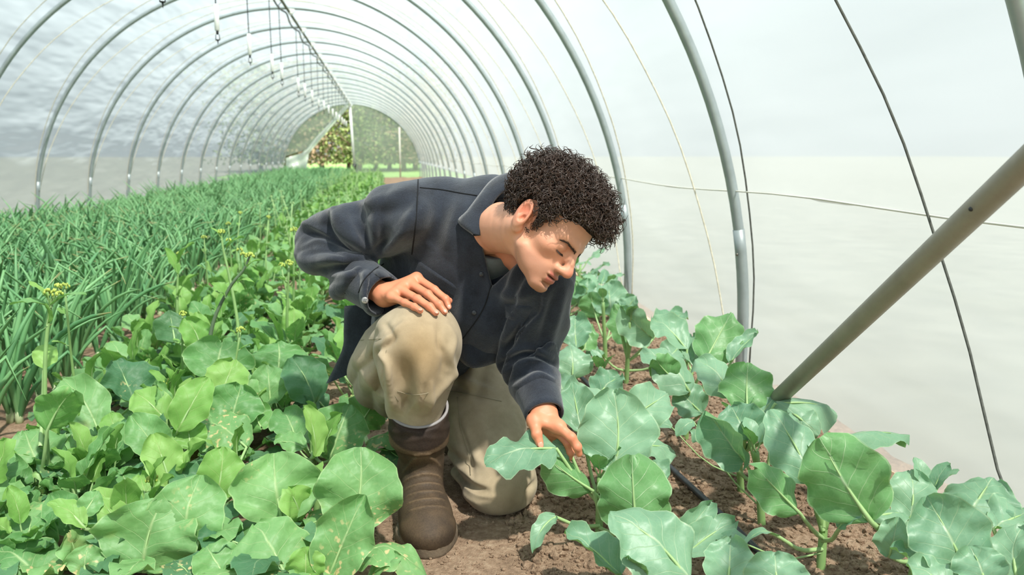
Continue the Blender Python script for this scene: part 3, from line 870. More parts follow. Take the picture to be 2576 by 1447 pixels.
# ---------------------------------------------------------------- leafy mustard bed (X -1.05 to -0.05)
# plants: ground point in the picture
LP = {
 'a': (118, 1285, 'flowering plant with the tall bolted stalk at the left edge'),
 'b': (390, 1370, 'low plant with a short pale shoot in front of the tall bolted stalk'),
 'c': (425, 1200, 'plant with a short flower stalk and upright pale young leaves'),
 'd': (538, 1080, 'plant with the dark leaning flower stalk that crosses another'),
 'e': (612, 985, 'plant with the straight pale flower stalk behind the leaning one'),
 'f': (452, 880, 'plant with a single flower stalk at the edge of the onion bed'),
 'g': (790, 1190, 'plant with a budding centre beside the rubber boot'),
 'h': (800, 1330, 'plant with big round leaves in front of the rubber boot toe'),
 'i': (690, 1440, 'spotted plant at the bottom edge next to the boot plant'),
 'j': (400, 1440, 'plant with one very large dark round leaf at the bottom edge'),
 'k': (90, 1450, 'yellow-spotted plant in the bottom corner'),
 'l': (545, 1290, 'plant with a bright green upright leaf between the big dark ones'),
 'm': (680, 1090, 'plant with a dark crinkled leaf beside the kneeling person\'s hip'),
 'n': (250, 1130, 'yellow-specked plant against the onion bed'),
 'o': (910, 1090, 'plant with curling leaves touching the boot shaft'),
}
# leaves: plant, base px, py, height of the blade foot, tip px, py, extra distance at the tip, half width px, facing, material, options
LL = [
 ('j', 359, 1440, .02, 408, 1256, .02, 112, 'c', 'coll', dict(fold=.12)),
 ('j', 470, 1390, .05, 505, 1195, .05, 82, 'c', 'coll', dict(fold=.1)),
 ('j', 300, 1400, .05, 262, 1270, .05, 46, 'c', 'coll_dark', dict()),
 ('l', 545, 1262, .08, 562, 1124, .03, 50, 'c', 'young', dict(fold=.15)),
 ('l', 500, 1250, .09, 450, 1180, .05, 40, 'u', 'coll_dark', dict()),
 ('l', 370, 1270, .08, 352, 1195, .04, 34, 'c', 'young', dict()),
 ('l', 330, 1260, .08, 300, 1180, .06, 42, 'u', 'coll', dict()),
 ('h', 712, 1318, .06, 690, 1140, .05, 98, 'c', 'coll', dict(fold=.12)),
 ('h', 885, 1340, .06, 908, 1125, .05, 96, 'c', 'coll', dict(fold=.08)),
 ('h', 750, 1310, .06, 730, 1230, -.04, 50, 'u', 'young', dict(droop=.1)),
 ('i', 826, 1455, .03, 918, 1245, .03, 66, 'c', 'coll', dict(fold=.35)),
 ('i', 722, 1455, .03, 640, 1318, .06, 92, 'u', 'coll', dict(fold=-.1)),
 ('i', 770, 1455, .04, 770, 1375, .0, 44, 'c', 'young', dict()),
 ('i', 890, 1400, .05, 1066, 1410, -.05, 46, 's', 'coll', dict(fold=-.4, droop=.25, arch_=.16)),
 ('i', 560, 1440, .05, 520, 1375, .03, 52, 'u', 'coll', dict()),
 ('i', 930, 1455, .02, 1010, 1400, -.02, 34, 'u', 'coll', dict()),
 ('g', 828, 1160, .10, 880, 1018, .06, 64, 'c', 'coll', dict(fold=.15)),
 ('g', 790, 1150, .13, 762, 1020, .0, 26, 'r', 'young', dict(fold=.4)),
 ('g', 820, 1140, .13, 862, 1040, -.02, 28, 'l', 'young', dict(fold=.3)),
 ('g', 770, 1130, .12, 690, 1110, .0, 32, 'u', 'coll', dict()),
 ('g', 745, 1110, .10, 712, 1035, .08, 44, 'c', 'coll', dict()),
 ('g', 760, 1180, .10, 780, 1215, -.08, 44, 'u', 'young', dict(droop=.2)),
 ('c', 430, 1225, .10, 385, 1092, .02, 42, 'c', 'young', dict(fold=.2)),
 ('c', 447, 1085, .17, 524, 950, .05, 42, 'c', 'young', dict(fold=.15)),
 ('c', 418, 1058, .18, 338, 985, .02, 42, 'c', 'young', dict(fold=-.1)),
 ('c', 405, 1050, .18, 392, 960, .0, 22, 'r', 'coll', dict(fold=.4)),
 ('c', 460, 1180, .14, 520, 1110, .0, 30, 'l', 'young', dict(fold=.4)),
 ('c', 410, 1150, .12, 330, 1045, .0, 44, 'c', 'coll', dict(fold=.3)),
 ('c', 480, 1130, .12, 470, 1065, .04, 40, 'c', 'young', dict()),
 ('c', 360, 1150, .10, 330, 1060, .08, 66, 'c', 'coll_dark', dict(fold=.4)),
 ('l', 620, 1125, .10, 500, 1050, .06, 60, 'u', 'coll', dict(fold=-.1)),
 ('d', 573, 1080, .12, 606, 968, .05, 62, 'c', 'coll', dict(fold=.2)),
 ('d', 555, 1000, .18, 590, 905, .05, 48, 'c', 'young', dict(fold=.2)),
 ('d', 536, 960, .20, 560, 860, .08, 76, 'c', 'coll', dict()),
 ('d', 660, 1080, .12, 645, 1015, .05, 40, 'b', 'coll', dict()),
 ('e', 505, 880, .24, 465, 800, .0, 32, 'c', 'young', dict(fold=.2)),
 ('e', 440, 860, .24, 425, 780, .05, 40, 'b', 'coll_dark', dict()),
 ('m', 680, 1020, .12, 672, 918, .04, 42, 'c', 'coll', dict()),
 ('m', 792, 1015, .13, 732, 900, .03, 50, 'c', 'coll_dark', dict(fold=.15)),
 ('m', 700, 930, .20, 700, 860, .05, 66, 'u', 'coll', dict(fold=-.15)),
 ('m', 820, 1030, .10, 760, 985, -.02, 40, 'u', 'coll_dark', dict()),
 ('o', 900, 1075, .12, 948, 1000, .03, 50, 'b', 'coll', dict()),
 ('o', 925, 1110, .10, 1020, 1105, -.06, 40, 's', 'coll', dict(fold=-.3, droop=.25, arch_=.16)),
 ('o', 960, 1130, .08, 1035, 1170, -.06, 38, 's', 'coll_dark', dict(fold=-.2, droop=.2)),
 ('n', 250, 1092, .10, 158, 955, .06, 50, 'c', 'coll', dict()),
 ('n', 336, 1018, .14, 290, 908, .04, 58, 'r', 'coll_dark', dict(fold=.35)),
 ('n', 300, 1120, .10, 275, 1040, .03, 30, 'c', 'young', dict()),
 ('a', 110, 1208, .08, 62, 1085, .05, 76, 'c', 'coll', dict()),
 ('a', 205, 1230, .10, 290, 1080, .04, 36, 'l', 'coll', dict(fold=.35)),
 ('a', 118, 1085, .22, 182, 985, -.03, 50, 'b', 'coll', dict(fold=.3)),
 ('a', 110, 930, .34, 118, 868, .04, 26, 'c', 'young', dict()),
 ('a', 60, 1260, .06, -20, 1190, .0, 50, 'c', 'coll', dict()),
 ('b', 190, 1350, .06, 130, 1245, .03, 40, 'c', 'coll', dict(fold=.3)),
 ('b', 340, 1370, .06, 250, 1255, -.02, 36, 'c', 'young', dict(fold=.25)),
 ('b', 215, 1330, .12, 120, 1265, .0, 26, 'r', 'young', dict(fold=.3)),
 ('b', 205, 1300, .14, 245, 1235, .03, 26, 'c', 'coll', dict()),
 ('b', 190, 1410, .05, 170, 1340, -.03, 44, 'u', 'coll', dict()),
 ('k', 120, 1475, .03, -10, 1375, .03, 92, 'u', 'coll', dict(fold=-.1)),
 ('k', 60, 1400, .05, 80, 1300, .05, 60, 'c', 'coll', dict()),
 ('k', 215, 1450, .04, 225, 1370, .02, 40, 'c', 'coll', dict()),
 ('k', -10, 1330, .06, -40, 1200, .05, 70, 'c', 'coll', dict()),
]
def h_dist(px, py, h):
    r = ray(px, py); return (h - HC) / r[2]
gL = np.random.default_rng(33)
LO = {}
for key, (px, py, lb) in LP.items():
    p = ground(px, py)
    o = plant_empty('mustard_plant', p[0], p[1], lb, 'leafy plants of the mustard bed')
    LO[key] = o; base = np.array(o.location)
    stem_tube([(0, 0, -.02), (0, 0, .04), (0, 0, .10)], .011, .008).build('stem', M['stalk'], o)
    a0 = gL.uniform(0, 6.28)
    for q in range(10):                    # lower leaves filling the ground
        a = a0 + q * 2.4; d = np.array([math.cos(a), math.sin(a), 0])
        if key in 'gho' and d @ nrm(np.array([.3, -.2, 0])) > .2 : continue
        A = base + UPV * .03; B = A + d * gL.uniform(.05, .09) + UPV * gL.uniform(.0, .05)
        T = B + d * gL.uniform(.07, .12) + UPV * gL.uniform(-.03, .03)
        leaf_obj(o, base, 'leaf', M[['coll_dark', 'coll'][q % 2]], A, B, T, UPV - d * .2, gL.uniform(.04, .055), gL, nu=6, nv=9, rib=.003, wave=.2, fold=.1)
for key, bx, by, hb, tx_, ty_, dd, hwp, fc, mt, op in LL:
    o = LO[key]; base = np.array(o.location)
    bd = h_dist(bx, by, hb); B, T = at(bx, by, bd), at(tx_, ty_, bd + dd)
    A = base + UPV * np.clip(hb * .5, .02, .3)
    if (B - A) @ (B - A) < 1e-5: A = A - UPV * .02
    op = dict(op); op.setdefault('wave', .20)
    leaf_obj(o, base, 'leaf', M[mt], A, B, T, face_vec(fc, (B + T) / 2), 1.12 * hwp * (bd + dd / 2) / FPX, gL, **op)
def flower_head(o, base, tip, g, n=22, r=.014):
    fb = MB()
    for _ in range(n):
        v = g.normal(0, 1, 3); v[2] = abs(v[2]); v = nrm(v)
        fb.ell(tip - base + v * [r, r, r * .8], (.0032, .0032, .0046), 0, 4)
    fb.build('flower_buds', M['bud'], o)
def bolted(key, pts, mat='stalk', leaves=(), side=(), r0=.0075, head=22):
    """pts: (px, py) up the stalk, all at the plant's distance"""
    o = LO[key]; base = np.array(o.location)
    d0 = (base - CAM) @ _fw
    P = np.array([at(px, py, d0 + k) for px, py, k in pts])
    P[0] = base + UPV * .04
    mb = stem_tube(P - base, r0, .0034, 20); mb.build('flower_stalk', M[mat], o)
    flower_head(o, base, P[-1], gL, head)
    for (px, py), (qx, qy) in side:
        s0, s1 = at(px, py, d0), at(qx, qy, d0 - .02)
        stem_tube([s0 - base, (s0 + s1) / 2 - base - UPV * .004, s1 - base], .0025, .0018, 6, 6).build('side_stalk', M['stalk'], o)
        flower_head(o, base, s1, gL, 9, .008)
    for (bx, by), (tx_, ty_), hwp, mt in leaves:
        B, T = at(bx, by, d0 - .005), at(tx_, ty_, d0 - .03)
        leaf_obj(o, base, 'leaf', M[mt], B - UPV * .006, B, T, UPV + to_cam(B) * .3, hwp * d0 / FPX, gL, nu=5, nv=8, rib=.002, fold=.4, arch_=.12, wave=.2)
bolted('a', [(118, 1285, 0), (120, 1180, 0), (113, 1020, 0), (115, 880, 0), (126, 780, 0), (134, 740, 0)], 'stalk',
       [((122, 770), (25, 768), 14, 'coll'), ((128, 768), (218, 742), 12, 'coll'), ((120, 750), (70, 710), 11, 'young'), ((118, 815), (110, 765), 10, 'young')],
       [((128, 770), (146, 722)), ((126, 775), (120, 735)), ((130, 760), (150, 740))], .0075)
bolted('d', [(538, 1080, 0), (532, 960, 0), (526, 880, 0), (540, 800, 0), (580, 720, 0), (612, 680, 0), (628, 645, 0)], 'dark_stalk',
       [((598, 708), (640, 712), 7, 'young'), ((620, 672), (662, 655), 6, 'young'), ((566, 745), (530, 715), 20, 'young')],
       [((608, 685), (603, 630)), ((618, 670), (612, 640))], .0085, 30)
bolted('e', [(612, 985, 0), (603, 880, 0), (596, 800, 0), (578, 700, 0), (562, 630, 0), (556, 585, 0)], 'stalk',
       [((570, 625), (615, 598), 9, 'young'), ((556, 600), (528, 572), 6, 'young')], [((568, 632), (575, 605))], .008, 24)
bolted('f', [(452, 880, 0), (446, 790, 0), (447, 700, 0), (452, 640, 0)], 'stalk',
       [((446, 690), (412, 625), 14, 'young'), ((450, 660), (490, 612), 12, 'young'), ((448, 745), (500, 690), 14, 'young')], (), .008, 14)
bolted('c', [(425, 1200, 0), (422, 1100, 0), (425, 1010, 0), (420, 965, 0)], 'stalk',
       [((424, 985), (372, 935), 15, 'young'), ((424, 975), (415, 925), 16, 'young'), ((426, 985), (452, 930), 11, 'young')], (), .0075, 16)
bolted('b', [(390, 1370, 0), (386, 1290, 0), (384, 1210, 0)], 'stalk',
       [((384, 1225), (360, 1160), 12, 'young'), ((386, 1225), (420, 1150), 16, 'young'), ((385, 1260), (440, 1200), 20, 'young')], (), .007, 12)
bolted('g', [(790, 1190, 0), (797, 1120, 0), (806, 1050, 0)], 'stalk', [((803, 1075), (770, 1010), 15, 'young'), ((806, 1070), (850, 1040), 14, 'young')], (), .007, 14)
bolted('h', [(775, 1330, 0), (778, 1260, 0), (777, 1190, 0)], 'stalk', (), (), .008, 0) if False else None
# cut stump beside the tall stalk
cs = ground(105, 1300)
mb = MB(); p0 = at(120, 1290, 2.0); mb.tube([p0, at(108, 1240, 2.0), at(92, 1190, 1.98)], [.0125, .0115, .0105], 10)
tag(mb.build('cut_stalk', M['stalk']), 'thick pale cut-off stalk stump beside the tall bolted stalk', 'stalk')

# fill of the bed behind the hero plants
rows = [-0.13, -0.42, -0.70, -0.97]
gF = np.random.default_rng(77)
used = [np.array(o.location)[:2] for o in LO.values()]
cnt = 0; far_list = []
for y in np.arange(1.75, YEND - 0.6, 0.27):
    step2 = y > 12
    for j, x in enumerate(rows):
        yy = y + (0.13 if j % 2 else 0) + gF.normal(0, .03); xx = x + gF.normal(0, .03)
        if -0.26 < xx and yy < 2.75: continue                    # the person kneels here
        if min(np.hypot(*(np.array([xx, yy]) - q)) for q in used) < .15: continue
        if yy < 2.25 and xx > -0.5: continue
        tall = gF.uniform() < (0.42 if yy < 9 else 0.5)
        sc = gF.uniform(.9, 1.2)
        far = yy > 5.5
        if far: tp = S_coll[(5 if tall else 0) + int(gF.integers(5))]
        else: tp = (T_flow[int(gF.integers(4))] if tall else T_coll[int(gF.integers(5))])
        lb = ('flowering leafy plant' if tall else 'low leafy plant') + (' in the mustard bed between the person\'s elbow and the onion bed' if not far else ' far along the mustard bed toward the doorway')
        if yy > 10.5: far_list.append((tp[0][1], xx, yy, gF.uniform(0, 6.28), sc)); continue
        plant_copy(tp, 'mustard_plant', xx, yy, gF.uniform(0, 6.28), sc, lb,
                   ('flowering ' if tall else 'low ') + ('plants behind the front row' if not far else 'plants far along the bed'))
        cnt += 1

# small seedlings that close the gaps near the camera
for q in range(70):
    xx, yy = gF.uniform(-1.02, -.30), gF.uniform(1.7, 4.6)
    if xx > -.42 and yy < 2.3: continue
    plant_copy(T_coll[int(gF.integers(5))], 'mustard_plant', xx, yy, gF.uniform(0, 6.28), gF.uniform(.6, .85), 'small leafy seedling squeezed between the larger mustard plants', 'seedlings between the mustard plants')
# the far end of the bed, too small to tell plants apart
cache = {}
def mesh_np(me):
    if me.name not in cache:
        v = np.empty(len(me.vertices) * 3, np.float32); me.vertices.foreach_get('co', v)
        ul = np.empty(len(me.loops) * 2, np.float32); me.uv_layers[0].data.foreach_get('uv', ul)
        li = np.empty(len(me.loops), np.int32); me.loops.foreach_get('vertex_index', li)
        mi = np.empty(len(me.polygons), np.int32); me.polygons.foreach_get('material_index', mi)
        uvv = np.zeros((len(me.vertices), 2), np.float32); uvv[li] = ul.reshape(-1, 2)
        cache[me.name] = (v.reshape(-1, 3), [tuple(p.vertices) for p in me.polygons], uvv, mi)
    return cache[me.name]
Vs, Fs, Us, Ms, n = [], [], [], [], 0
for me, x, y, a, sc in far_list:
    v, f, u, mi = mesh_np(me); c, sn = math.cos(a) * sc, math.sin(a) * sc
    Vs.append(np.stack([v[:, 0] * c - v[:, 1] * sn + x, v[:, 0] * sn + v[:, 1] * c + y, v[:, 2] * sc - .01], -1))
    Fs += [tuple(i + n for i in q) for q in f]; Us.append(u); Ms.append(mi); n += len(v)
ft = link('mustard_tops', mesh('mustard_tops', np.vstack(Vs), Fs, [M['coll'], M['rib'], M['young'], M['coll_dark']], np.concatenate(Ms), np.vstack(Us)))
tag(ft, 'bright green leafy growth at the far end of the mustard bed by the doorway', 'plants', kind='stuff')

# ---------------------------------------------------------------- onions (X -3.45 to -1.12)
def onion_mat(name, lo, hi):
    t = NT(name)
    obj = t.coord(); n = t.noise(obj, 9, 3); rnd = t.new('ObjectInfo').outputs['Random']
    uvn = t.new('TexCoord').outputs['UV']; sp = t.new('SeparateXYZ'); t.l.new(uvn, sp.inputs[0])
    col = t.mix(t.math('ADD', t.math('MULTIPLY', n, .6), t.math('MULTIPLY_ADD', rnd, .6, -.1), clamp=True), lo, hi)
    tipm = t.math('MULTIPLY', t.math('SUBTRACT', sp.outputs[1], 0.90), 10.0, clamp=True)
    col = t.mix(t.math('MULTIPLY', tipm, sp.outputs[0]), col, rgb(206, 186, 128))
    t.set(t.b, Base_Color=col, Roughness=.42, Specular_IOR_Level=.5)
    tl = t.new('BsdfTranslucent'); t.set(tl, Color=col)
    ms = t.new('MixShader'); ms.inputs[0].default_value = .2
    t.l.new(t.b.outputs[0], ms.inputs[1]); t.l.new(tl.outputs[0], ms.inputs[2]); t.l.new(ms.outputs[0], t.out.inputs[0])
    return t.m
M['onion'] = onion_mat('onion_leaf', rgb(84, 146, 92), rgb(146, 198, 134))
M['onion_pale'] = simple('onion_neck', rgb(190, 206, 160), .5)
def onion_leaf(g, seg=9, k=6):
    L = g.uniform(.32, .56); r = g.uniform(.006, .0115)
    lean = g.uniform(.08, .75) if g.uniform() < .6 else g.uniform(.6, 1.15); kink = g.uniform() < .38; kp = g.uniform(.45, .8)
    t = np.linspace(0, 1, seg)
    ang = lean * (.35 + .9 * t)
    if kink: ang = np.where(t > kp, ang + g.uniform(.7, 1.9), ang)
    else: ang = ang + g.uniform(0, .5) * t ** 2
    dx = np.sin(ang); dz = np.cos(ang); st = L / (seg - 1)
    x = np.concatenate([[0], np.cumsum(dx[:-1]) * st]); z = np.concatenate([[0], np.cumsum(dz[:-1]) * st])
    y = g.normal(0, .03) * t ** 2
    R = r * np.interp(t, [0, .1, .5, .85, 1], [.8, .95, 1, .65, .06])
    V, F = tube(np.stack([x, y, z], -1), R, k, False)
    uv = np.stack([np.full(len(V), 1.0 if g.uniform() < .35 else 0.0), np.repeat(t, k)], -1)
    return V, F, uv
gO = np.random.default_rng(99)
OL = []
for q in range(14):
    V, F, uv = onion_leaf(gO)
    OL.append(mesh('onion_leaf', V, F, M['onion'], None, uv))
neck = MB(); neck.tube([(0, 0, -.01), (0, 0, .02), (0, 0, .05)], [.014, .013, .010], 8)
neck_me = mesh('neck', np.vstack(neck.V), neck.F, M['onion_pale'])
xs_ = np.arange(-3.24, -1.10, 0.165)
pos = []
for y in np.arange(1.0, YEND - .5, 0.125):
    for x in xs_:
        pos.append((x + gO.normal(0, .02), y + gO.normal(0, .03)))
pos = np.array(pos)
v_ = np.concatenate([pos, np.full((len(pos), 1), .25)], 1) - CAM
dep = v_ @ _fw; sx_ = 1288 + FPX * (v_ @ _rt) / dep
order = np.argsort(np.where((sx_ > -60) & (dep > .5), dep, 100 + dep)); pos, dep = pos[order], dep[order]      # those in view first, nearest first
NI = 290
for i in range(min(NI, len(pos))):
    x, y = pos[i]
    o = empty('onion_plant', (x, y, float(gz(x, y))))
    tag(o, 'green onion plant with tubular leaves at the front of the onion bed', 'plant', 'onion plants at the front of the bed')
    link('neck', neck_me, o)
    n = 6; a0 = gO.uniform(0, 6.28)
    for q in range(n):
        c = link('leaf', OL[int(gO.integers(14))], o)
        c.rotation_euler = (0, 0, a0 + q * 2.4 + gO.normal(0, .3)); c.location = (0, 0, .01)
        s = gO.uniform(.8, 1.15); c.scale = (s, s, s)
rest = pos[NI:]
SL = [onion_leaf(gO, 5, 4) for _ in range(20)]
Vs, Fs, Us, n = [], [], [], 0
fk = None
for (x, y) in rest:
    far = y > 14
    for q in range(5 if far else 6):
        V, F, uv = SL[int(gO.integers(20))]
        a = gO.uniform(0, 6.28); s = gO.uniform(.8, 1.15); c, sn = math.cos(a) * s, math.sin(a) * s
        Vs.append(np.stack([V[:, 0] * c - V[:, 1] * sn + x, V[:, 0] * sn + V[:, 1] * c + y, V[:, 2] * s], -1)); Us.append(uv)
nvl = len(SL[0][0]); F0 = np.array(SL[0][1])
Fall = (F0[None] + (np.arange(len(Vs)) * nvl)[:, None, None]).reshape(-1, 4)
oo = link('onion_tops', mesh('onion_tops', np.vstack(Vs), Fall, M['onion'], None, np.vstack(Us)))
tag(oo, 'dense green onion tops filling the bed back to the doorway', 'plants', kind='stuff')
print('fill plants', cnt, 'onions', len(pos), 'rest leaves', len(Vs))
# ================================================================ the kneeling person
# bodies and clothes are grown as one smooth surface from a distance field
def sd_cone(P, a, b, ra, rb):
    a = np.asarray(a, np.float32); d = np.asarray(b, np.float32) - a
    q = P - a
    t = np.clip(q @ d / float(d @ d), 0, 1)
    return np.linalg.norm(q - t[..., None] * d, axis=-1) - (ra + (rb - ra) * t)
def sd_chain(P, pts, rs, k=0.0):
    f = None
    for i in range(len(pts) - 1):
        e = sd_cone(P, pts[i], pts[i + 1], rs[i], rs[i + 1])
        f = e if f is None else smin(f, e, k) if k else np.minimum(f, e)
    return f
def sd_ell(P, c, r, R=None):
    q = P - np.asarray(c, np.float32)
    if R is not None: q = q @ np.asarray(R, np.float32)
    r = np.asarray(r, np.float32)
    k0 = np.linalg.norm(q / r, axis=-1); k1 = np.linalg.norm(q / (r * r), axis=-1) + 1e-9
    return k0 * (k0 - 1) / k1
def smin(a, b, k):
    h = np.clip(0.5 + 0.5 * (b - a) / k, 0, 1)
    return b + (a - b) * h - k * h * (1 - h)
def smax(a, b, k): return -smin(-a, -b, k)
def sstep(a, b, x):
    t = np.clip((x - a) / (b - a), 0, 1); return t * t * (3 - 2 * t)
def surface(fn, lo, hi, h):
    """naive surface nets of fn(P) = 0"""
    lo, hi = np.asarray(lo, float), np.asarray(hi, float)
    n = np.ceil((hi - lo) / h).astype(int) + 1
    ax = [(lo[i] + h * np.arange(n[i])).astype(np.float32) for i in range(3)]
    B = 10                                            # blocks: only those near the surface are sampled finely
    nb = [range(0, n[i], B) for i in range(3)]
    cx = [np.array([ax[i][min(q + B // 2, n[i] - 1)] for q in nb[i]], np.float32) for i in range(3)]
    fc = fn(np.stack(np.meshgrid(*cx, indexing='ij'), -1))
    f = np.repeat(np.repeat(np.repeat(np.sign(fc), B, 0), B, 1), B, 2)[:n[0], :n[1], :n[2]].astype(np.float32)
    near = np.argwhere(np.abs(fc) < B * h * 1.25 + .012)
    off = np.arange(B)
    for k0 in range(0, len(near), 400):
        bl = near[k0:k0 + 400] * B
        I = [np.minimum(bl[:, i, None] + off, n[i] - 1) for i in range(3)]
        G = np.empty((len(bl), B, B, B, 3), np.float32)
        G[..., 0] = ax[0][I[0]][:, :, None, None]; G[..., 1] = ax[1][I[1]][:, None, :, None]; G[..., 2] = ax[2][I[2]][:, None, None, :]
        v = fn(G)
        f[I[0][:, :, None, None], I[1][:, None, :, None], I[2][:, None, None, :]] = v
    s = f < 0
    acc = np.zeros((*(n - 1), 3), np.float32); cnt = np.zeros(n - 1, np.float32)
    sl = lambda o, a: tuple(slice(o[d], o[d] + n[d] - 1) for d in range(3))
    for a in range(3):
        b, c = (a + 1) % 3, (a + 2) % 3
        for ob in (0, 1):
            for oc in (0, 1):
                o0 = [0, 0, 0]; o0[b] = ob; o0[c] = oc; o1 = list(o0); o1[a] = 1
                f0, f1 = f[sl(o0, a)], f[sl(o1, a)]
                m = (f0 < 0) != (f1 < 0)
                t = np.where(m, f0 / (f0 - f1 + np.where(m, 0, 1)), 0)
                for d in range(3):
                    acc[..., d] += np.where(m, (t if d == a else o0[d]), 0)
                cnt += m
    act = cnt > 0
    idx = -np.ones(act.shape, np.int64); idx[act] = np.arange(act.sum())
    base = np.argwhere(act)
    V = lo + h * (base + acc[act] / cnt[act][:, None])
    F = []
    for a in range(3):
        b, c = (a + 1) % 3, (a + 2) % 3
        i0 = [slice(None)] * 3; i1 = [slice(None)] * 3
        i0[a] = slice(0, n[a] - 1); i1[a] = slice(1, n[a])
        ed = s[tuple(i0)] != s[tuple(i1)]; sg = s[tuple(i0)]
        e = np.argwhere(ed)
        ok = (e[:, b] > 0) & (e[:, c] > 0) & (e[:, b] < n[b] - 1) & (e[:, c] < n[c] - 1)
        e = e[ok]; flip = sg[tuple(e.T)]
        def at_(db, dc):
            q = e.copy(); q[:, b] -= db; q[:, c] -= dc; return idx[tuple(q.T)]
        Q = np.stack([at_(1, 1), at_(0, 1), at_(0, 0), at_(1, 0)], 1)
        Q[~flip] = Q[~flip][:, ::-1]
        F.append(Q)
    F = np.vstack(F)
    return V, F
def fnoise(P, s, seed=0.0):
    x, y, z = P[..., 0] * s + seed, P[..., 1] * s + 1.7 * seed, P[..., 2] * s - seed
    return (np.sin(x + 1.3 * np.sin(y * .9 + z * .4)) + np.sin(y * 1.1 + 1.2 * np.sin(z + x * .5)) + np.sin(z * .95 + 1.4 * np.sin(x * .8 - y * .6))) / 3
def bbox(pts, pad):
    P = np.array(pts, float); return P.min(0) - pad, P.max(0) + pad
def cmesh(name, V, F, mat, col=None):
    me = bpy.data.meshes.new(name)
    F = np.asarray(F, np.int32)
    me.vertices.add(len(V)); me.vertices.foreach_set('co', np.asarray(V, np.float32).ravel())
    me.loops.add(F.size); me.loops.foreach_set('vertex_index', F.ravel())
    me.polygons.add(len(F)); me.polygons.foreach_set('loop_start', np.arange(0, F.size, F.shape[1], dtype=np.int32))
    me.update(calc_edges=True); me.validate()
    me.polygons.foreach_set('use_smooth', np.ones(len(me.polygons), bool))
    for m in (mat if isinstance(mat, list) else [mat]): me.materials.append(m)
    if col is not None:
        ca = me.color_attributes.new('pigment', 'FLOAT_COLOR', 'POINT')
        ca.data.foreach_set('color', np.concatenate([np.asarray(col, np.float32), np.ones((len(V), 1), np.float32)], 1).ravel())
    me.update()
    return me

def vnormals(V, F):
    n = np.cross(V[F[:, 2]] - V[F[:, 0]], V[F[:, 3]] - V[F[:, 1]])
    N = np.zeros_like(V)
    for k in range(4): np.add.at(N, F[:, k], n)
    return nrm(N)
def creases(V, F, lines):
    """press ridges (+) and valleys (-) into a cloth surface: (points, height, half width in picture points)"""
    N = vnormals(V, F); v = V - CAM; d = v @ _fw
    Q = np.stack([1288 + FPX * (v @ _rt) / d, 723.5 - FPX * (v @ _up) / d], 1)
    front = sstep(-.05, .35, (N * nrm(-v)).sum(1))
    D = np.zeros(len(V))
    for pts, amp, wd in lines:
        C_ = spline(np.array([(x, y, 0) for x, y in pts], float), 6 * len(pts))[:, :2]
        lo_, hi_ = C_.min(0) - 3 * wd, C_.max(0) + 3 * wd
        m = np.where((Q > lo_).all(1) & (Q < hi_).all(1))[0]
        best = np.full(len(m), 1e9); tt = np.zeros(len(m))
        for i in range(len(C_) - 1):
            a, b = C_[i], C_[i + 1]; ab = b - a
            t = np.clip(((Q[m] - a) @ ab) / (ab @ ab + 1e-9), 0, 1)
            e = np.linalg.norm(Q[m] - a - t[:, None] * ab, axis=1)
            up_ = e < best; best[up_] = e[up_]; tt[up_] = (i + t[up_]) / (len(C_) - 1)
        D[m] += amp * np.exp(-(best / wd) ** 2) * np.sin(math.pi * np.clip(tt * .86 + .07, 0, 1)) ** .6
    return V + N * (D * front)[:, None]

# ---------------------------------------------------------------- materials
def skin_mat():
    t = NT('skin'); a = t.new('VertexColor', layer_name='pigment').outputs[0]
    c = t.coord(); n = t.noise(c, 60, 4, .6); n2 = t.noise(c, 900, 2)
    col = t.mix(t.math('MULTIPLY', n, .22), a, rgb(176, 104, 78))
    t.set(t.b, Base_Color=col, Roughness=t.math('MULTIPLY_ADD', n, .15, .42), Specular_IOR_Level=.45, Subsurface_Weight=.12, Subsurface_Radius=(.012, .005, .003), Subsurface_Scale=.5,
          Normal=t.bump(t.math('ADD', n2, t.math('MULTIPLY', t.noise(c, 260, 3), .8)), .12, .002))
    return t.m
M['skin'] = skin_mat()
def cloth(name, lo, hi, fine=900, rough=.92, sheen=.25, bump=.35, pig=False, speck=0):
    t = NT(name); c = t.coord()
    n1 = t.noise(c, 18, 4, .6); n2 = t.noise(c, fine, 3, .7)
    col = t.ramp(t.math('MULTIPLY_ADD', n2, .45, t.math('MULTIPLY', n1, .55)), [(.32, lo), (.68, hi)])
    if pig:
        a = t.new('VertexColor', layer_name='pigment').outputs[0]
        mx = t.new('Mix', data_type='RGBA', blend_type='MULTIPLY'); mx.inputs[0].default_value = 1
        t.l.new(col, mx.inputs[6]); t.l.new(a, mx.inputs[7]); col = mx.outputs[2]
    if speck:
        m_ = t.math('MULTIPLY', t.math('SUBTRACT', t.noise(c, 240, 2), .70), 8.0, clamp=True)
        col = t.mix(t.math('MULTIPLY', m_, speck), col, rgb(130, 116, 100))
    t.set(t.b, Base_Color=col, Roughness=rough, Specular_IOR_Level=.2, Sheen_Weight=sheen, Sheen_Roughness=.5, Normal=t.bump(t.math('ADD', n2, t.math('MULTIPLY', t.noise(c, 120, 3), .6)), bump, .002))
    return t.m
M['wool'] = cloth('navy_wool', rgb(26, 29, 37), rgb(54, 61, 73), 420, .95, .45, .6, False, .25)
M['khaki'] = cloth('khaki_canvas', rgb(154, 140, 116), rgb(190, 174, 148), 1100, .9, .1, .25, True)
M['tee'] = cloth('grey_jersey', rgb(96, 104, 108), rgb(128, 136, 138), 1200, .9, .1, .2)
M['hair'] = simple('dark_hair', rgb(64, 47, 38), .30, 0, .35, 40, 0, 60, .6)
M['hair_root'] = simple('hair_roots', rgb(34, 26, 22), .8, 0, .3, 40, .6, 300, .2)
M['brow'] = simple('brow_hair', rgb(66, 48, 38), .6)
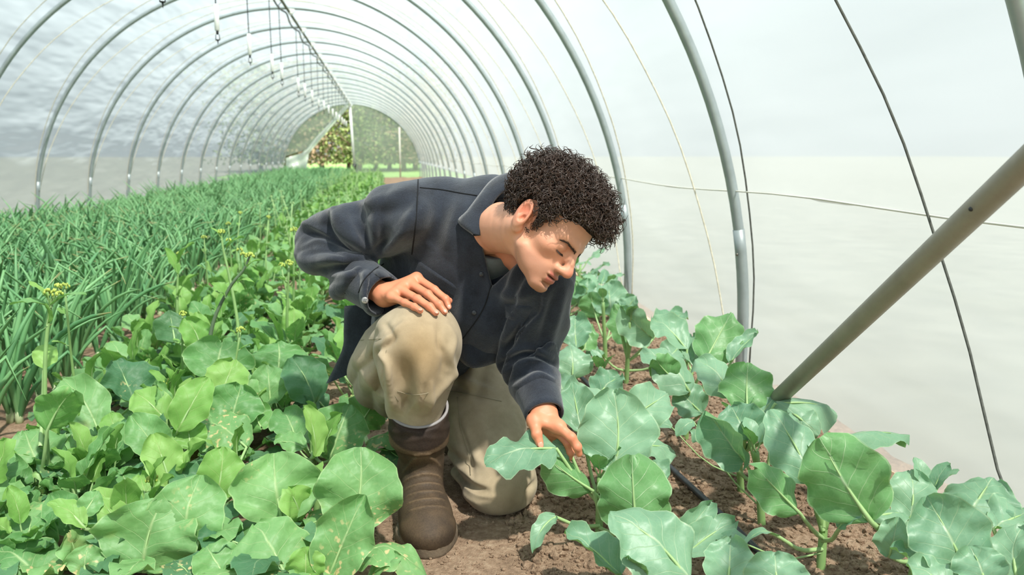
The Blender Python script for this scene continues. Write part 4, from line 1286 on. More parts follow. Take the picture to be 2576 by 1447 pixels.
M['rubber'] = cloth('boot_rubber', rgb(60, 51, 43), rgb(98, 83, 68), 300, .62, .0, .25, True)
M['neoprene'] = simple('boot_neoprene', rgb(40, 36, 38), .85, 0, .2, 20)
M['sole'] = simple('boot_sole', rgb(104, 90, 74), .85, 0, .3, 40, .4, 120)
M['lining'] = simple('boot_lining', rgb(150, 146, 146), .8, 0, .1, 20)
M['button'] = simple('dark_button', rgb(52, 54, 60), .3, 0, .3, 200)
M['steel_button'] = simple('snap_button', rgb(150, 148, 146), .3, .6, .3, 200)
M['nail'] = simple('finger_nail', rgb(222, 150, 124), .35, 0, .05)
M['stitch'] = simple('seam_thread', rgb(150, 140, 116), .9, 0, .1)
M['dark_seam'] = simple('dark_seam', rgb(20, 22, 26), .95, 0, .1)

GP = ground(1130, 1330)
person = empty('person', (GP[0], GP[1], float(gz(GP[0], GP[1]))))
tag(person, 'person with dark curly hair in navy overshirt kneeling to inspect a leaf', 'person')
PB = np.array(person.location)
def pobj(name, me, parent=None):
    """world-space mesh under the person"""
    o = link(name, me, parent or person)
    o.matrix_parent_inverse = Matrix.Translation(-Vector(PB)) if parent is None else Matrix.Identity(4)
    return o
def A3(px, py, d): return at(px, py, d)

# ---------------------------------------------------------------- joints
SHR, ELR, WRR = A3(1030, 540, 1.98), A3(815, 618, 2.09), A3(968, 742, 1.935)
SHL, ELL, WRL = A3(1360, 705, 1.93), A3(1322, 885, 2.02), A3(1368, 1040, 1.86)
NECK, CHEST, WAIST, PELV = A3(1228, 572, 1.97), A3(1195, 640, 2.09), A3(1110, 800, 2.24), A3(1075, 915, 2.36)
HIPR, KNR, ANR = A3(985, 935, 2.28), A3(1056, 866, 1.895), A3(1066, 1190, 2.01)
HIPL, KNL, ANL = A3(1185, 905, 2.34), A3(1258, 1222, 2.055), A3(1180, 1190, 2.42)
# head frame (camera axes: right, up, towards the camera)
def camv(x, y, z): return _rt * x + _up * y - _fw * z
Hf, Hu = nrm(camv(.632, -.617, .469)), nrm(camv(.699, .715, 0.0))
Hr = np.cross(Hf, Hu)
Hu = nrm(Hu * math.cos(.09) + Hr * math.sin(.09)); Hr = np.cross(Hf, Hu)          # head rolled a little towards the camera
HR_ = np.stack([Hr, Hf, Hu], 1)                # local (side, forward, up) -> world
HS = 1.03                                     # size of the head against the adult norm
HO = A3(1323, 549, 1.70) - Hr * .082
def head_w(p): return HO + HR_ @ (np.asarray(p, float) * HS)
def head_l(P): return (np.asarray(P) - HO) @ HR_ / HS

# ---------------------------------------------------------------- head and neck
def face_z(z): return np.where(z < -.03, -.03 + (z + .03) / .87, z)       # a short lower face
def head_field(P):
    P0 = P; P = P.copy(); P[..., 2] = face_z(P[..., 2])
    x = np.abs(P[..., 0:1]); S = np.concatenate([x, P[..., 1:]], -1)        # mirrored
    f = sd_ell(P, (0, -.014, .045), (.076, .098, .086))
    f = smin(f, sd_ell(P, (0, .048, .048), (.060, .046, .056)), .03)
    f = smin(f, sd_ell(P, (0, .044, -.020), (.055, .049, .066)), .03)
    f = smin(f, sd_cone(S, (.050, .022, -.050), (.018, .079, -.093), .016, .015), .022)
    f = smin(f, sd_ell(P, (0, .044, -.060), (.046, .046, .038)), .025)
    f = smin(f, sd_ell(S, (.044, .056, -.008), (.021, .024, .018)), .02)
    f = smin(f, sd_ell(P, (0, .085, -.094), (.021, .018, .016)), .018)
    f = smin(f, sd_ell(P, (0, .078, -.060), (.032, .021, .030)), .018)
    f = smin(f, sd_cone(S, (.010, .091, .021), (.046, .075, .025), .010, .011), .016)
    f = smax(f, -sd_ell(S, (.033, .101, .004), (.019, .016, .011)), .012)          # eye sockets
    f = smin(f, sd_ell(S, (.032, .0785, .005), (.0158, .0128, .0118)), .007)         # lids
    f = smax(f, -sd_ell(S, (.032, .0925, -.0075), (.0135, .0050, .0014)), .002)
    nose = smin(sd_cone(P, (0, .094, .018), (0, .1145, -.022), .0090, .0105), sd_ell(P, (0, .1150, -.0305), (.0125, .0125, .0105)), .010)
    nose = smin(nose, sd_ell(S, (.0125, .1045, -.033), (.0075, .0095, .0085)), .008)
    f = smin(f, nose, .011)
    f = smax(f, -sd_ell(S, (.0065, .109, -.0415), (.0035, .005, .004)), .003)
    lipu = sd_ell(S, (.010, .0975, -.0560), (.016, .0052, .0040)); lipl = sd_ell(P, (0, .0955, -.0685), (.020, .0068, .0054))
    f = smin(f, lipu, .005); f = smin(f, lipl, .006)
    f = smax(f, -sd_ell(P, (0, .1020, -.0615), (.023, .010, .0013)), .003)
    f = smax(f, -sd_ell(P, (0, .0955, -.083), (.018, .005, .004)), .010)
    # ears
    P = P0; S = np.concatenate([np.abs(P[..., 0:1]), P[..., 1:]], -1)
    er = np.array([[.94, .30, 0], [-.30, .92, -.22], [-.07, .21, .97]], float)
    ear = sd_ell(S, (.083, -.011, .005), (.0095, .0200, .0325), er)
    ear = smin(ear, sd_ell(S, (.076, -.002, -.024), (.007, .010, .012)), .008)
    ear = smax(ear, -sd_ell(S, (.0950, -.007, .007), (.0115, .0125, .0225), er), .003)
    ear = smin(ear, sd_cone(S, (.084, .002, .014), (.086, -.012, -.008), .0030, .0034), .004)
    ear = smax(ear, -sd_ell(S, (.092, -.002, -.004), (.010, .0060, .009)), .003)
    f = smin(f, ear, .006)
    nk = head_l(NECK)
    f = smin(f, sd_cone(P, (0, -.030, -.025), nk + np.array([0, -.01, 0]), .056, .060), .028)
    f = smin(f, sd_cone(S, (.050, -.02, -.03), nk * .75 + np.array([.012, .055, -.005]), .014, .014), .03)  # sterno muscle
    f = smin(f, sd_cone(P, nk, head_l(CHEST), .068, .10), .03)
    return f + .0006 * fnoise(P, 120)
lo, hi = (-.105, -.155, -.27), (.105, .145, .140)
HV, HF = surface(head_field, lo, hi, .0020)
def lerp(c, d, m): return c + (np.asarray(d) - c) * np.clip(m, 0, 1)[:, None]
def head_pigment(V):
    x, y, z = np.abs(V[:, 0]), V[:, 1], face_z(V[:, 2])
    c = np.tile(np.array(rgb(228, 168, 136)), (len(V), 1))
    g_ = lambda cx, cy, cz, r: np.exp(-(((x - cx) ** 2 + (y - cy) ** 2 + (z - cz) ** 2) / r ** 2))
    c = lerp(c, rgb(214, 122, 96), .38 * g_(.045, .066, -.018, .026) + .7 * g_(0, .124, -.028, .016) + .8 * g_(.085, -.01, .01, .028))
    st = sstep(-.035, -.055, z) * sstep(.0, .03, y) * (1 - sstep(-.112, -.135, z))
    c = lerp(c, rgb(168, 120, 98), .62 * st)
    c = lerp(c, rgb(150, 104, 84), .5 * g_(.0, .100, -.044, .012) + .4 * g_(.018, .094, -.045, .010))
    lip = np.exp(-((z + .0545) / .0055) ** 2) * (x < .0235) * (y > .088) + np.exp(-((z + .0695) / .0068) ** 2) * (x < .021) * (y > .088)
    c = lerp(c, rgb(196, 106, 96), .85 * lip)
    slit = np.exp(-((z + .0612) / .0022) ** 2) * (x < .022) * (y > .082)
    c = lerp(c, rgb(96, 48, 44), .9 * slit)
    lid = np.exp(-((z + .0045) / .0026) ** 2) * np.exp(-((x - .032) / .014) ** 2) * (y > .07)
    c = lerp(c, rgb(70, 46, 40), .9 * np.exp(-((z + .0072) / .0018) ** 2) * np.exp(-((x - .032) / .014) ** 2) * (y > .07))
    c = lerp(c, rgb(120, 82, 66), .55 * np.exp(-((z - .0180 + 2.2 * (x - .034) ** 2 * 4) / .0040) ** 2) * sstep(.008, .014, x) * (1 - sstep(.046, .054, x)) * (y > .06))
    c = lerp(c, rgb(196, 128, 102), .5 * np.exp(-((x - .032) / .017) ** 2 - ((z - .012) / .008) ** 2) * (y > .06))
    return c
parts_V, parts_F, parts_C, pn = [], [], [], 0
def add_skin(V, F, C):
    global pn
    parts_V.append(V); parts_F.append(np.asarray(F) + pn); parts_C.append(C); pn += len(V)
add_skin(HO + (HV * HS) @ HR_.T, HF, head_pigment(HV))

# ---------------------------------------------------------------- hands
def hand(fingers, palm, wrist, rw, fore, h=.0022):
    """fingers: list of joint lists (world) with radii; palm: list of (a, b, ra, rb)"""
    pts = [p for f in fingers for p in f[0]] + [wrist, fore]
    def fld(P):
        f = sd_cone(P, fore, wrist, rw * 1.15, rw)
        for a, b, ra, rb in palm: f = smin(f, sd_cone(P, a, b, ra, rb), .012)
        fs = None
        for js, rs in fingers:
            e = sd_chain(P, js, rs, .003)
            for j in js[1:-1]: e = smin(e, np.linalg.norm(P - np.asarray(j, np.float32), axis=-1) - rs[1] * 1.04, .004)   # knuckles
            fs = e if fs is None else np.minimum(fs, e)
        for js, rs in fingers:
            f = smin(f, sd_cone(P, js[0], js[0] * .75 + js[1] * .25, rs[0], rs[0]), .008)
        f = smin(f, fs, .0035)
        return f + .0005 * fnoise(P, 220)
    lo, hi = bbox(pts, .03)
    V, F = surface(fld, lo, hi, h)
    c = np.tile(np.array(rgb(224, 148, 112)), (len(V), 1))
    for js, rs in fingers:
        for j in js[:-1]:
            c = lerp(c, rgb(204, 106, 82), .55 * np.exp(-((V - j) ** 2).sum(1) / .011 ** 2))
        c = lerp(c, rgb(216, 122, 96), .6 * np.exp(-((V - js[-1]) ** 2).sum(1) / .010 ** 2))
    add_skin(V, F, c)
NAILS = []
def nail(tip, prev, nvec, r):
    t = nrm(tip - prev); n = nrm(nvec - t * (nvec @ t)); b = np.cross(t, n)
    mb_ = MB(); NAILS.append(mb_); mb_.ell(tip + n * r * .80 + t * r * .15, (r * .72, r * .95, r * .22), 0, 6, np.stack([b, t, n], 1))
fr = [([A3(1048, 700, 1.945), A3(1093, 729, 1.905), A3(1121, 753, 1.888), A3(1128, 772, 1.882)], [.0105, .0095, .0088, .0078]),
      ([A3(1028, 712, 1.930), A3(1076, 740, 1.882), A3(1104, 766, 1.862), A3(1118, 784, 1.856)], [.0110, .0098, .0090, .0080]),
      ([A3(1006, 728, 1.910), A3(1050, 752, 1.858), A3(1081, 772, 1.836), A3(1096, 787, 1.828)], [.0105, .0094, .0086, .0078]),
      ([A3(986, 747, 1.892), A3(1018, 762, 1.850), A3(1042, 772, 1.826), A3(1057, 782, 1.814)], [.0095, .0084, .0078, .0070]),
      ([A3(1040, 725, 1.97), A3(1098, 745, 1.925), A3(1130, 757, 1.908), ], [.0120, .0105, .0085])]
pr = [(WRR, f[0][0], .023, .0125) for f in fr[:4]] + [(fr[0][0][0], fr[3][0][0], .013, .012), (WRR, A3(1015, 745, 1.925), .024, .018)]
hand(fr, pr, WRR, .027, A3(905, 705, 1.99))
for js, rs in fr[:4]: nail(js[-1], js[-2], to_cam(js[-1]) * .7 + UPV * .8, rs[-1])
fl_ = [([A3(1405, 1074, 1.82), A3(1437, 1100, 1.80), A3(1452, 1124, 1.80), A3(1457, 1142, 1.805)], [.0125, .0108, .0096, .0078]),
       ([A3(1398, 1082, 1.845), A3(1428, 1114, 1.83), A3(1434, 1138, 1.835), A3(1432, 1152, 1.84)], [.0115, .0100, .0090, .0078]),
       ([A3(1388, 1086, 1.865), A3(1412, 1118, 1.855), A3(1414, 1140, 1.86), A3(1410, 1152, 1.862)], [.0110, .0096, .0086, .0075]),
       ([A3(1376, 1088, 1.88), A3(1394, 1114, 1.875), A3(1396, 1134, 1.88), A3(1392, 1144, 1.882)], [.0100, .0086, .0078, .0070]),
       ([A3(1344, 1058, 1.825), A3(1350, 1092, 1.800), A3(1358, 1118, 1.795)], [.0150, .0118, .0088])]
pl = [(WRL, f[0][0], .026, .0140) for f in fl_[:4]] + [(fl_[0][0][0], fl_[3][0][0], .014, .012), (WRL, fl_[4][0][0], .026, .017), (fl_[4][0][0], fl_[0][0][0], .013, .011)]
hand(fl_, pl, WRL, .027, A3(1352, 985, 1.895))
nail(fl_[4][0][-1], fl_[4][0][-2], to_cam(fl_[4][0][-1]) + camv(.2, 0, 0), .0095)
# arms and trunk under the clothes, closing the body
def inner(P):
    f = sd_chain(P, [A3(905, 705, 1.99), ELR, SHR], [.030, .038, .035], .02)
    f = np.minimum(f, sd_chain(P, [A3(1352, 985, 1.895), ELL, SHL], [.031, .038, .035], .02))
    f = smin(f, sd_chain(P, [SHR, NECK, SHL], [.035, .045, .035], .03), .03)
    f = smin(f, sd_chain(P, [NECK, CHEST, WAIST, PELV], [.05, .095, .09, .10], .05), .03)
    f = smin(f, sd_chain(P, [PELV, HIPR, KNR, A3(1052, 1035, 1.955), ANR], [.10, .075, .050, .032, .026], .04), .04)
    f = smin(f, sd_chain(P, [PELV, HIPL, KNL, ANL], [.10, .075, .050, .036], .04), .04)
    return f
lo, hi = bbox([SHR, ELR, SHL, ELL, PELV, KNR, ANR, KNL, ANL, HIPR, HIPL], .13)
V, F = surface(inner, lo, hi, .016)
add_skin(V, F, np.tile(np.array(rgb(224, 150, 116)), (len(V), 1)))
body = pobj('body', cmesh('body', np.vstack(parts_V), np.vstack(parts_F), M['skin'], np.vstack(parts_C)))
for mb_ in NAILS: link('finger_nail', mesh('finger_nail', np.vstack(mb_.V), mb_.F, M['nail']), body)

# ---------------------------------------------------------------- hair
g = np.random.default_rng(4)
def scalp(P):
    """distance to the scalp, local head space"""
    f = sd_ell(P, (0, -.014, .045), (.077, .099, .087))
    return smin(f, sd_ell(P, (0, .046, .050), (.061, .046, .056)), .03)
def hairline(P):
    """>0 where hair grows"""
    x, y, z = np.abs(P[..., 0]), P[..., 1], P[..., 2]
    front = z - (.060 + .10 * np.clip(y - .04, 0, 1) - .35 * np.clip(x - .045, 0, 1))
    side = z - np.where(y > .012, .012 - 1.0 * (.03 - np.clip(y, 0, .03)), -.045)
    burn = (np.abs(y - .016) < .012) & (z > -.035) & (x > .06)
    back = (y < .012)
    h = np.where(back, side, np.where(y > .045, front, z - .028))
    earcut = sd_ell(np.stack([x, y, z], -1), (.08, -.010, .004), (.03, .027, .040))
    h = np.where(burn, .01, h)
    return np.minimum(h, earcut * 1.0)
def hair_field(P):
    s = scalp(P); hl = hairline(P)
    y, z = P[..., 1], P[..., 2]
    th = .004 + .016 * sstep(.02, .11, z) + .006 * sstep(.0, .08, y) * sstep(.05, .1, z)
    th = th * sstep(-.004, .022, hl) + .007 * fnoise(P, 130) * sstep(.0, .02, hl)
    return s - th + .02 * (hl < -.004)
V, F = surface(hair_field, (-.125, -.155, -.07), (.125, .15, .20), .0034)
hv = HO + (V * HS) @ HR_.T
cap_V, cap_F = hv, F
mbh = []
# curls: short coiled locks rooted on the scalp
nl = 5200
d = nrm(g.normal(0, 1, (nl * 7, 3)))
ray_o = np.array([0, .0, .045])
t = np.full(len(d), .02)
for _ in range(40): t = t - scalp(ray_o + d * t[:, None]) * .9
roots = ray_o + d * t[:, None]
nrm_ = d
ok = (hairline(roots) > .004) & (np.abs(scalp(roots)) < .004)
roots, nrm_ = roots[ok][:nl], nrm_[ok][:nl]
HVv, HFf, n0 = [cap_V], [cap_F], len(cap_V)
kseg, kk = 11, 4
curlV, curlF, cn = [], [], 0
for r_, n_ in zip(roots, nrm_):
    top = np.clip((r_[2] - .0) / .10, 0, 1)
    Ls = .009 + .041 * top * g.uniform(.55, 1.2) * (1 + .25 * np.clip(r_[1] / .08, 0, 1))
    n2 = nrm(n_ + g.normal(0, .35, 3) + np.array([0, .25 * top, .10]))
    a_ = nrm(np.cross(n2, g.normal(0, 1, 3))); b_ = np.cross(n2, a_)
    rr = g.uniform(.0045, .0095) * (.45 + .55 * top); turns = g.uniform(.9, 2.2); ph = g.uniform(0, 6.28)
    tt = np.linspace(0, 1, kseg)
    bendv = a_ * (g.uniform(-.5, .5) * Ls)
    path = r_ + n2 * (Ls * np.sin(tt * 1.5) * 1.0)[:, None] + bendv * (tt ** 2)[:, None] + (a_ * np.cos(ph + tt * turns * 6.28)[:, None] + b_ * np.sin(ph + tt * turns * 6.28)[:, None]) * (rr * np.minimum(1, tt * 2.5))[:, None]
    path = HO + (path * HS) @ HR_.T
    V2, F2 = tube(path, np.interp(tt, [0, .15, .75, 1], [.0013, .0014, .0010, .0002]) * g.uniform(.5, 1.2), kk, False)
    curlV.append(V2); curlF.append(np.array(F2) + cn); cn += len(V2)
hairV = np.vstack([cap_V] + curlV); hairF = np.vstack([cap_F, np.vstack(curlF) + len(cap_V)])
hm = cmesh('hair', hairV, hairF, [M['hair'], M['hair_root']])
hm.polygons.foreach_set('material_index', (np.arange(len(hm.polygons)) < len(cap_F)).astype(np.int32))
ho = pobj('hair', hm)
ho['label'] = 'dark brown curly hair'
# eyebrows, lashes and sideburn wisps
eb = MB()
def face_pt(x, z, lift=0.0):
    """point of the face in front of (x, z), local head space"""
    ys = np.linspace(.14, .03, 221).astype(np.float32)
    P = np.stack([np.full_like(ys, x), ys, np.full_like(ys, z)], -1)
    f = head_field(P); k = int(np.argmax(f < 0)) or 200
    return np.array([x, ys[k] + lift, z])
for sgn in (1, -1):
    eb = MB()
    ctr = [face_pt(sgn * x, z) for x, z in ((.009, .0135), (.020, .0165), (.031, .0185), (.043, .0185), (.053, .0140))]
    ctr = spline(ctr, 40)
    for q in range(300):
        f = g.uniform(0, 1); p = ctr[int(f * 39)] + np.array([0, .0006, g.normal(0, .0015) * (1 - .55 * f)])
        dr = nrm(np.array([sgn * (.8 + .2 * f), -.30 * f, .35 - .6 * f])) * g.uniform(.004, .007)
        eb.tube([head_w(p), head_w(p + dr * .5 + [0, .0008, 0]), head_w(p + dr - [0, .0004, 0])], [.00042, .0004, .0001], 3, 0, False)
    for q in range(26):
        f = q / 25
        p = face_pt(sgn * (.019 + .026 * f), -.0052 - .0012 * math.sin(f * 3.1))
        eb.tube([head_w(p), head_w(p + [sgn * .001 * (f - .3), .0045, -.0035])], [.0007, .0002], 3, 0, False)
    tag(pobj('eyebrow', mesh('eyebrow', np.vstack(eb.V), eb.F, M['brow'])), kind='stuff')

# ---------------------------------------------------------------- overshirt
ROLL = nrm(SHL - SHR)
pivR = A3(935, 655, 1.98)                       # inner bend of the bent arm
def shirt_body(P):
    f = sd_chain(P, [A3(1222, 590, 2.02), CHEST, WAIST, A3(1085, 895, 2.34)], [.118, .150, .140, .150], .08)
    f = smin(f, sd_chain(P, [SHR + UPV * .004, A3(1125, 535, 2.02), A3(1225, 560, 2.03), A3(1310, 640, 2.0), SHL], [.076, .085, .100, .085, .078], .03), .05)
    f = smin(f, sd_chain(P, [A3(1300, 700, 2.0), A3(1215, 800, 2.03), A3(1190, 868, 2.06)], [.09, .075, .048], .04), .05)
    f = smin(f, sd_chain(P, [A3(1075, 560, 2.06), A3(1050, 680, 2.15), A3(1045, 800, 2.27)], [.08, .10, .12], .04), .05)
    return f
def sleeves(P):
    fr_ = sd_chain(P, [SHR, A3(925, 575, 2.03), ELR, A3(885, 690, 2.02), A3(945, 730, 1.96)], [.080, .078, .072, .060, .054], .02)
    flf = sd_chain(P, [SHL, A3(1345, 800, 1.98), ELL, A3(1345, 970, 1.94), A3(1364, 1022, 1.875)], [.080, .078, .072, .058, .046], .02)
    return fr_, flf
def shirt_field(P):
    f = shirt_body(P); a, b = sleeves(P)
    # folds: fan out from the bend of the near arm
    q = P - pivR.astype(np.float32)
    X, Yv = q @ _rt.astype(np.float32), q @ _up.astype(np.float32)
    r = np.sqrt(X * X + Yv * Yv) + 1e-6; th = np.arctan2(Yv, -X)
    fan = np.sin(th * 7.5 + 10 * r + .8 * fnoise(P, 22)) * sstep(.02, .07, r) * (1 - sstep(.16, .26, r))
    fan = np.sign(fan) * np.abs(fan) ** .8
    a = a - .0125 * fan - .004 * fnoise(P, 32, 2.0) - .004 * (np.abs(fnoise(P * np.array([.5, 1, 1], np.float32), 48, 7.0)) - .3)
    ax = nrm(WRL - ELL).astype(np.float32); tL = (P - ELL.astype(np.float32)) @ ax
    sd = (P - ELL.astype(np.float32)) @ _rt.astype(np.float32)
    rings = np.sin(tL * 150 + sd * 45 + 2.2 * fnoise(P, 24, 1.0)) * sstep(-.10, -.01, tL) * (1 - sstep(.07, .13, tL))
    b = b - .0085 * rings - .004 * fnoise(P, 28, 4.0)
    f = f - .010 * fnoise(P, 15, 3.0) - .008 * (.35 - np.abs(fnoise(P + .02 * fnoise(P, 12)[..., None], 20, 9.0))) - .004 * fnoise(P * np.array([1.0, 1.0, .35], np.float32), 42, 5.0)
    f = smin(f, a, .022)
    f = smin(f, b, .022)
    # open front: a wedge down from the throat
    f = smax(f, -neck_cut(P), .006)
    # sleeve mouths
    f = smax(f, -sd_cone(P, A3(940, 728, 1.967), A3(1010, 772, 1.865), .046, .046), .004)
    f = smax(f, -sd_cone(P, A3(1363, 1015, 1.882), A3(1372, 1075, 1.80), .039, .039), .004)
    return f
# throat wedge in the plane of the chest
TA, TB, TC = A3(1206, 586, 1.90), A3(1304, 660, 1.86), A3(1238, 722, 1.90)
wn_ = nrm(np.cross(TB - TA, TC - TA)); wn_ = wn_ if wn_ @ to_cam(TA) > 0 else -wn_
TOPC = A3(1275, 555, 1.88)
poly = [TA, TC, TB, A3(1330, 600, 1.85), A3(1290, 500, 1.92), A3(1240, 505, 1.93)]
def neck_cut(P):
    f = None; c = np.mean(poly, axis=0)
    for i in range(len(poly)):
        p, q = poly[i] - CAM, poly[(i + 1) % len(poly)] - CAM
        n = nrm(np.cross(p, q)); n = n if n @ (c - CAM) < 0 else -n
        e = (P - CAM.astype(np.float32)) @ n.astype(np.float32)
        f = e if f is None else np.maximum(f, e)
    depth = (P - CAM.astype(np.float32)) @ _fw.astype(np.float32) - 1.975
    return np.maximum(f, depth)
lo, hi = bbox([SHR, ELR, SHL, ELL, A3(1085, 895, 2.34), A3(1290, 480, 2.0), A3(1190, 890, 2.0), A3(960, 760, 1.9), A3(1370, 1050, 1.85)], .125)
V, F = surface(shirt_field, lo, hi, .0042)
V = creases(V, F, [
    ([(836, 520), (856, 583), (916, 643)], .012, 12), ([(822, 540), (832, 583), (889, 638)], -.013, 10),
    ([(746, 561), (786, 566), (836, 596), (886, 626)], .009, 10), ([(756, 584), (806, 592), (848, 618)], -.011, 9),
    ([(766, 622), (811, 607), (866, 632), (911, 647)], .010, 9), ([(771, 640), (826, 628), (876, 644)], -.010, 9),
    ([(786, 660), (846, 652), (901, 668)], .009, 9), ([(796, 680), (856, 674), (916, 660)], -.009, 9),
    ([(812, 700), (868, 692), (915, 690)], .007, 9),
    ([(866, 514), (961, 503), (1031, 473)], .007, 16), ([(880, 536), (975, 532), (1036, 510)], -.008, 18),
    ([(1036, 538), (1006, 583), (956, 633)], .010, 13), ([(1020, 560), (985, 600), (940, 634)], -.010, 11),
    ([(1266, 898), (1326, 873), (1386, 898)], .009, 8), ([(1256, 918), (1326, 891), (1390, 914)], -.010, 7),
    ([(1264, 938), (1336, 908), (1390, 930)], .009, 8), ([(1280, 960), (1346, 925), (1388, 944)], -.010, 7),
    ([(1292, 976), (1356, 942), (1394, 958)], .008, 8), ([(1300, 992), (1360, 960), (1396, 974)], -.007, 7),
    ([(1310, 800), (1285, 830), (1262, 858)], .009, 10), ([(1330, 806), (1300, 846), (1275, 874)], -.009, 9),
    ([(1421, 728), (1401, 798), (1381, 868)], .008, 12), ([(1395, 740), (1378, 800), (1362, 850)], -.007, 12),
    ([(1151, 518), (1136, 583), (1131, 633)], .008, 18), ([(1100, 520), (1092, 590), (1090, 640)], -.006, 20),
    ([(1245, 730), (1290, 745), (1350, 735)], .008, 14), ([(1180, 700), (1160, 780), (1150, 840)], .006, 14)])
# cut the hem: everything below the hem plane goes
hem_p, hem_n = A3(1200, 905, 2.05), nrm(np.cross(A3(1140, 872, 2.05) - A3(1260, 912, 2.05), A3(1140, 872, 2.05) - A3(1000, 960, 2.45)))
jk = pobj('overshirt', cmesh('overshirt', V, F, M['wool']))
jk['label'] = 'dark navy wool overshirt'
# t-shirt
def tee_field(P):
    f = sd_chain(P, [A3(1222, 590, 2.02), CHEST], [.110, .146], .08)
    f = smin(f, sd_chain(P, [A3(1150, 560, 2.03), A3(1225, 560, 2.03), A3(1310, 640, 2.0)], [.05, .088, .05], .03), .04)
    f = smin(f, sd_cone(P, NECK, A3(1222, 610, 2.0), .064, .09), .03)
    f = smax(f, -sd_cone(P, head_w((0, -.03, -.05)), NECK + nrm(NECK - HO) * .002, .075, .0655), .004)
    return f - .002 * fnoise(P, 40)
lo, hi = bbox([SHR, SHL, CHEST, NECK], .10)
V, F = surface(tee_field, lo, hi, .006)
pobj('t_shirt', cmesh('t_shirt', V, F, M['tee']))
def strip(name, inner_, outer_, mat, parent, thick=.004, n=24, crown=0.0):
    """a cloth strip between two edge curves, with thickness"""
    I, O = spline(inner_, n), spline(outer_, n)
    nn = nrm(np.cross(np.gradient(I, axis=0), O - I)); s = np.sign((nn * (CAM - I)).sum(1))[:, None]; nn = nn * np.where(s == 0, 1, s)
    rows = []
    for k in np.linspace(0, 1, 6): rows.append(I * (1 - k) + O * k + nn * (thick + crown * math.sin(math.pi * k)))
    for k in np.linspace(1, 0, 6): rows.append(I * (1 - k) + O * k - nn * thick * .2)
    R_ = np.array(rows); m = len(rows)
    V = R_.reshape(-1, 3)
    F = [[i * n + j, i * n + j + 1, ((i + 1) % m) * n + j + 1, ((i + 1) % m) * n + j] for i in range(m) for j in range(n - 1)]
    return pobj_child(name, mesh(name, V, F, mat), parent)
def pobj_child(name, me, parent):
    o = link(name, me, parent); return o
strip('shirt_hem', [A3(1136, 850, 2.04), A3(1190, 852, 1.985), A3(1262, 846, 2.02)], [A3(1142, 882, 2.05), A3(1186, 924, 2.0), A3(1260, 908, 2.03)], M['wool'], jk, .005, 20, .004)
def cuff(P, R, n=28):
    """double-walled cuff band round a wrist"""
    P = np.asarray(P, float); outer = tube(spline(P, 6), np.interp(np.linspace(0, 1, 6), np.linspace(0, 1, len(R)), R), n, False)[0]
    inner_ = tube(spline(P, 6)[::-1], np.interp(np.linspace(1, 0, 6), np.linspace(0, 1, len(R)), R) - .005, n, False)[0]
    T, N, B_ = frames(spline(P, 6))
    V = outer.reshape(6, n, 3); c = spline(P, 6)
    W = c[:, None] + (V - c[:, None]) * ((np.interp(np.linspace(0, 1, 6), np.linspace(0, 1, len(R)), R) - .005) / np.interp(np.linspace(0, 1, 6), np.linspace(0, 1, len(R)), R))[:, None, None]
    L_ = np.concatenate([V, W[::-1]], 0).reshape(-1, 3)
    F = [[i * n + j, i * n + (j + 1) % n, (i + 1) * n + (j + 1) % n, (i + 1) * n + j] for i in range(11) for j in range(n)]
    return pobj_child('cuff', mesh('cuff', L_, F, M['wool']), jk)
cuff([A3(905, 704, 2.005), A3(940, 727, 1.967), A3(966, 744, 1.940)], [.0600, .0570, .0530])
cuff([A3(1352, 985, 1.915), A3(1363, 1018, 1.882), A3(1370, 1044, 1.858)], [.0545, .0500, .0465])
strip('shirt_tail', [A3(935, 765, 2.28), A3(940, 830, 2.30), A3(930, 880, 2.31), A3(900, 930, 2.34)], [A3(868, 770, 2.30), A3(866, 830, 2.31), A3(862, 880, 2.33), A3(822, 964, 2.38)], M['wool'], jk, .006, 16, .004)
def project(field, pts, lift):
    """walk along the sight lines to a cloth surface; misses are dropped by the caller (nan)"""
    pts = np.asarray(pts, float); lift = np.broadcast_to(np.asarray(lift, float), len(pts))
    r = np.array([ray(x, y) for x, y in pts]); d_ = np.full(len(pts), 1.5); e = np.ones(len(pts))
    for _ in range(70):
        e = field((CAM + r * d_[:, None]).astype(np.float32)).astype(float)
        d_ = d_ + np.where(e > .0006, e * .75, 0)
    P = CAM + r * (d_ - lift)[:, None]
    P[(e > .004) | (d_ > 2.7)] = np.nan
    return P
def line_on(field, pts, n, lift):
    P = project(field, spline(np.array([(x, y, 0) for x, y in pts], float), n)[:, :2], lift)
    return P[~np.isnan(P[:, 0])]
def collar_pts(pts, lift):
    P = project(shirt_field, [q[:2] for q in pts], lift)
    out = []
    for p, q in zip(P, pts):
        c = A3(*q)
        out.append(c if np.isnan(p[0]) or np.linalg.norm(c - CAM) < np.linalg.norm(p - CAM) else p)
    return out
strip('collar', [A3(1318, 470, 1.90), A3(1268, 482, 1.895), A3(1236, 520, 1.885), A3(1214, 570, 1.865), A3(1208, 592, 1.862)],
      collar_pts([(1316, 438, 1.935), (1272, 440, 1.94), (1238, 456, 1.94), (1206, 492, 1.93), (1176, 532, 1.92), (1154, 560, 1.90), (1194, 594, 1.875)], .010), M['wool'], jk, .005, 36, .007)
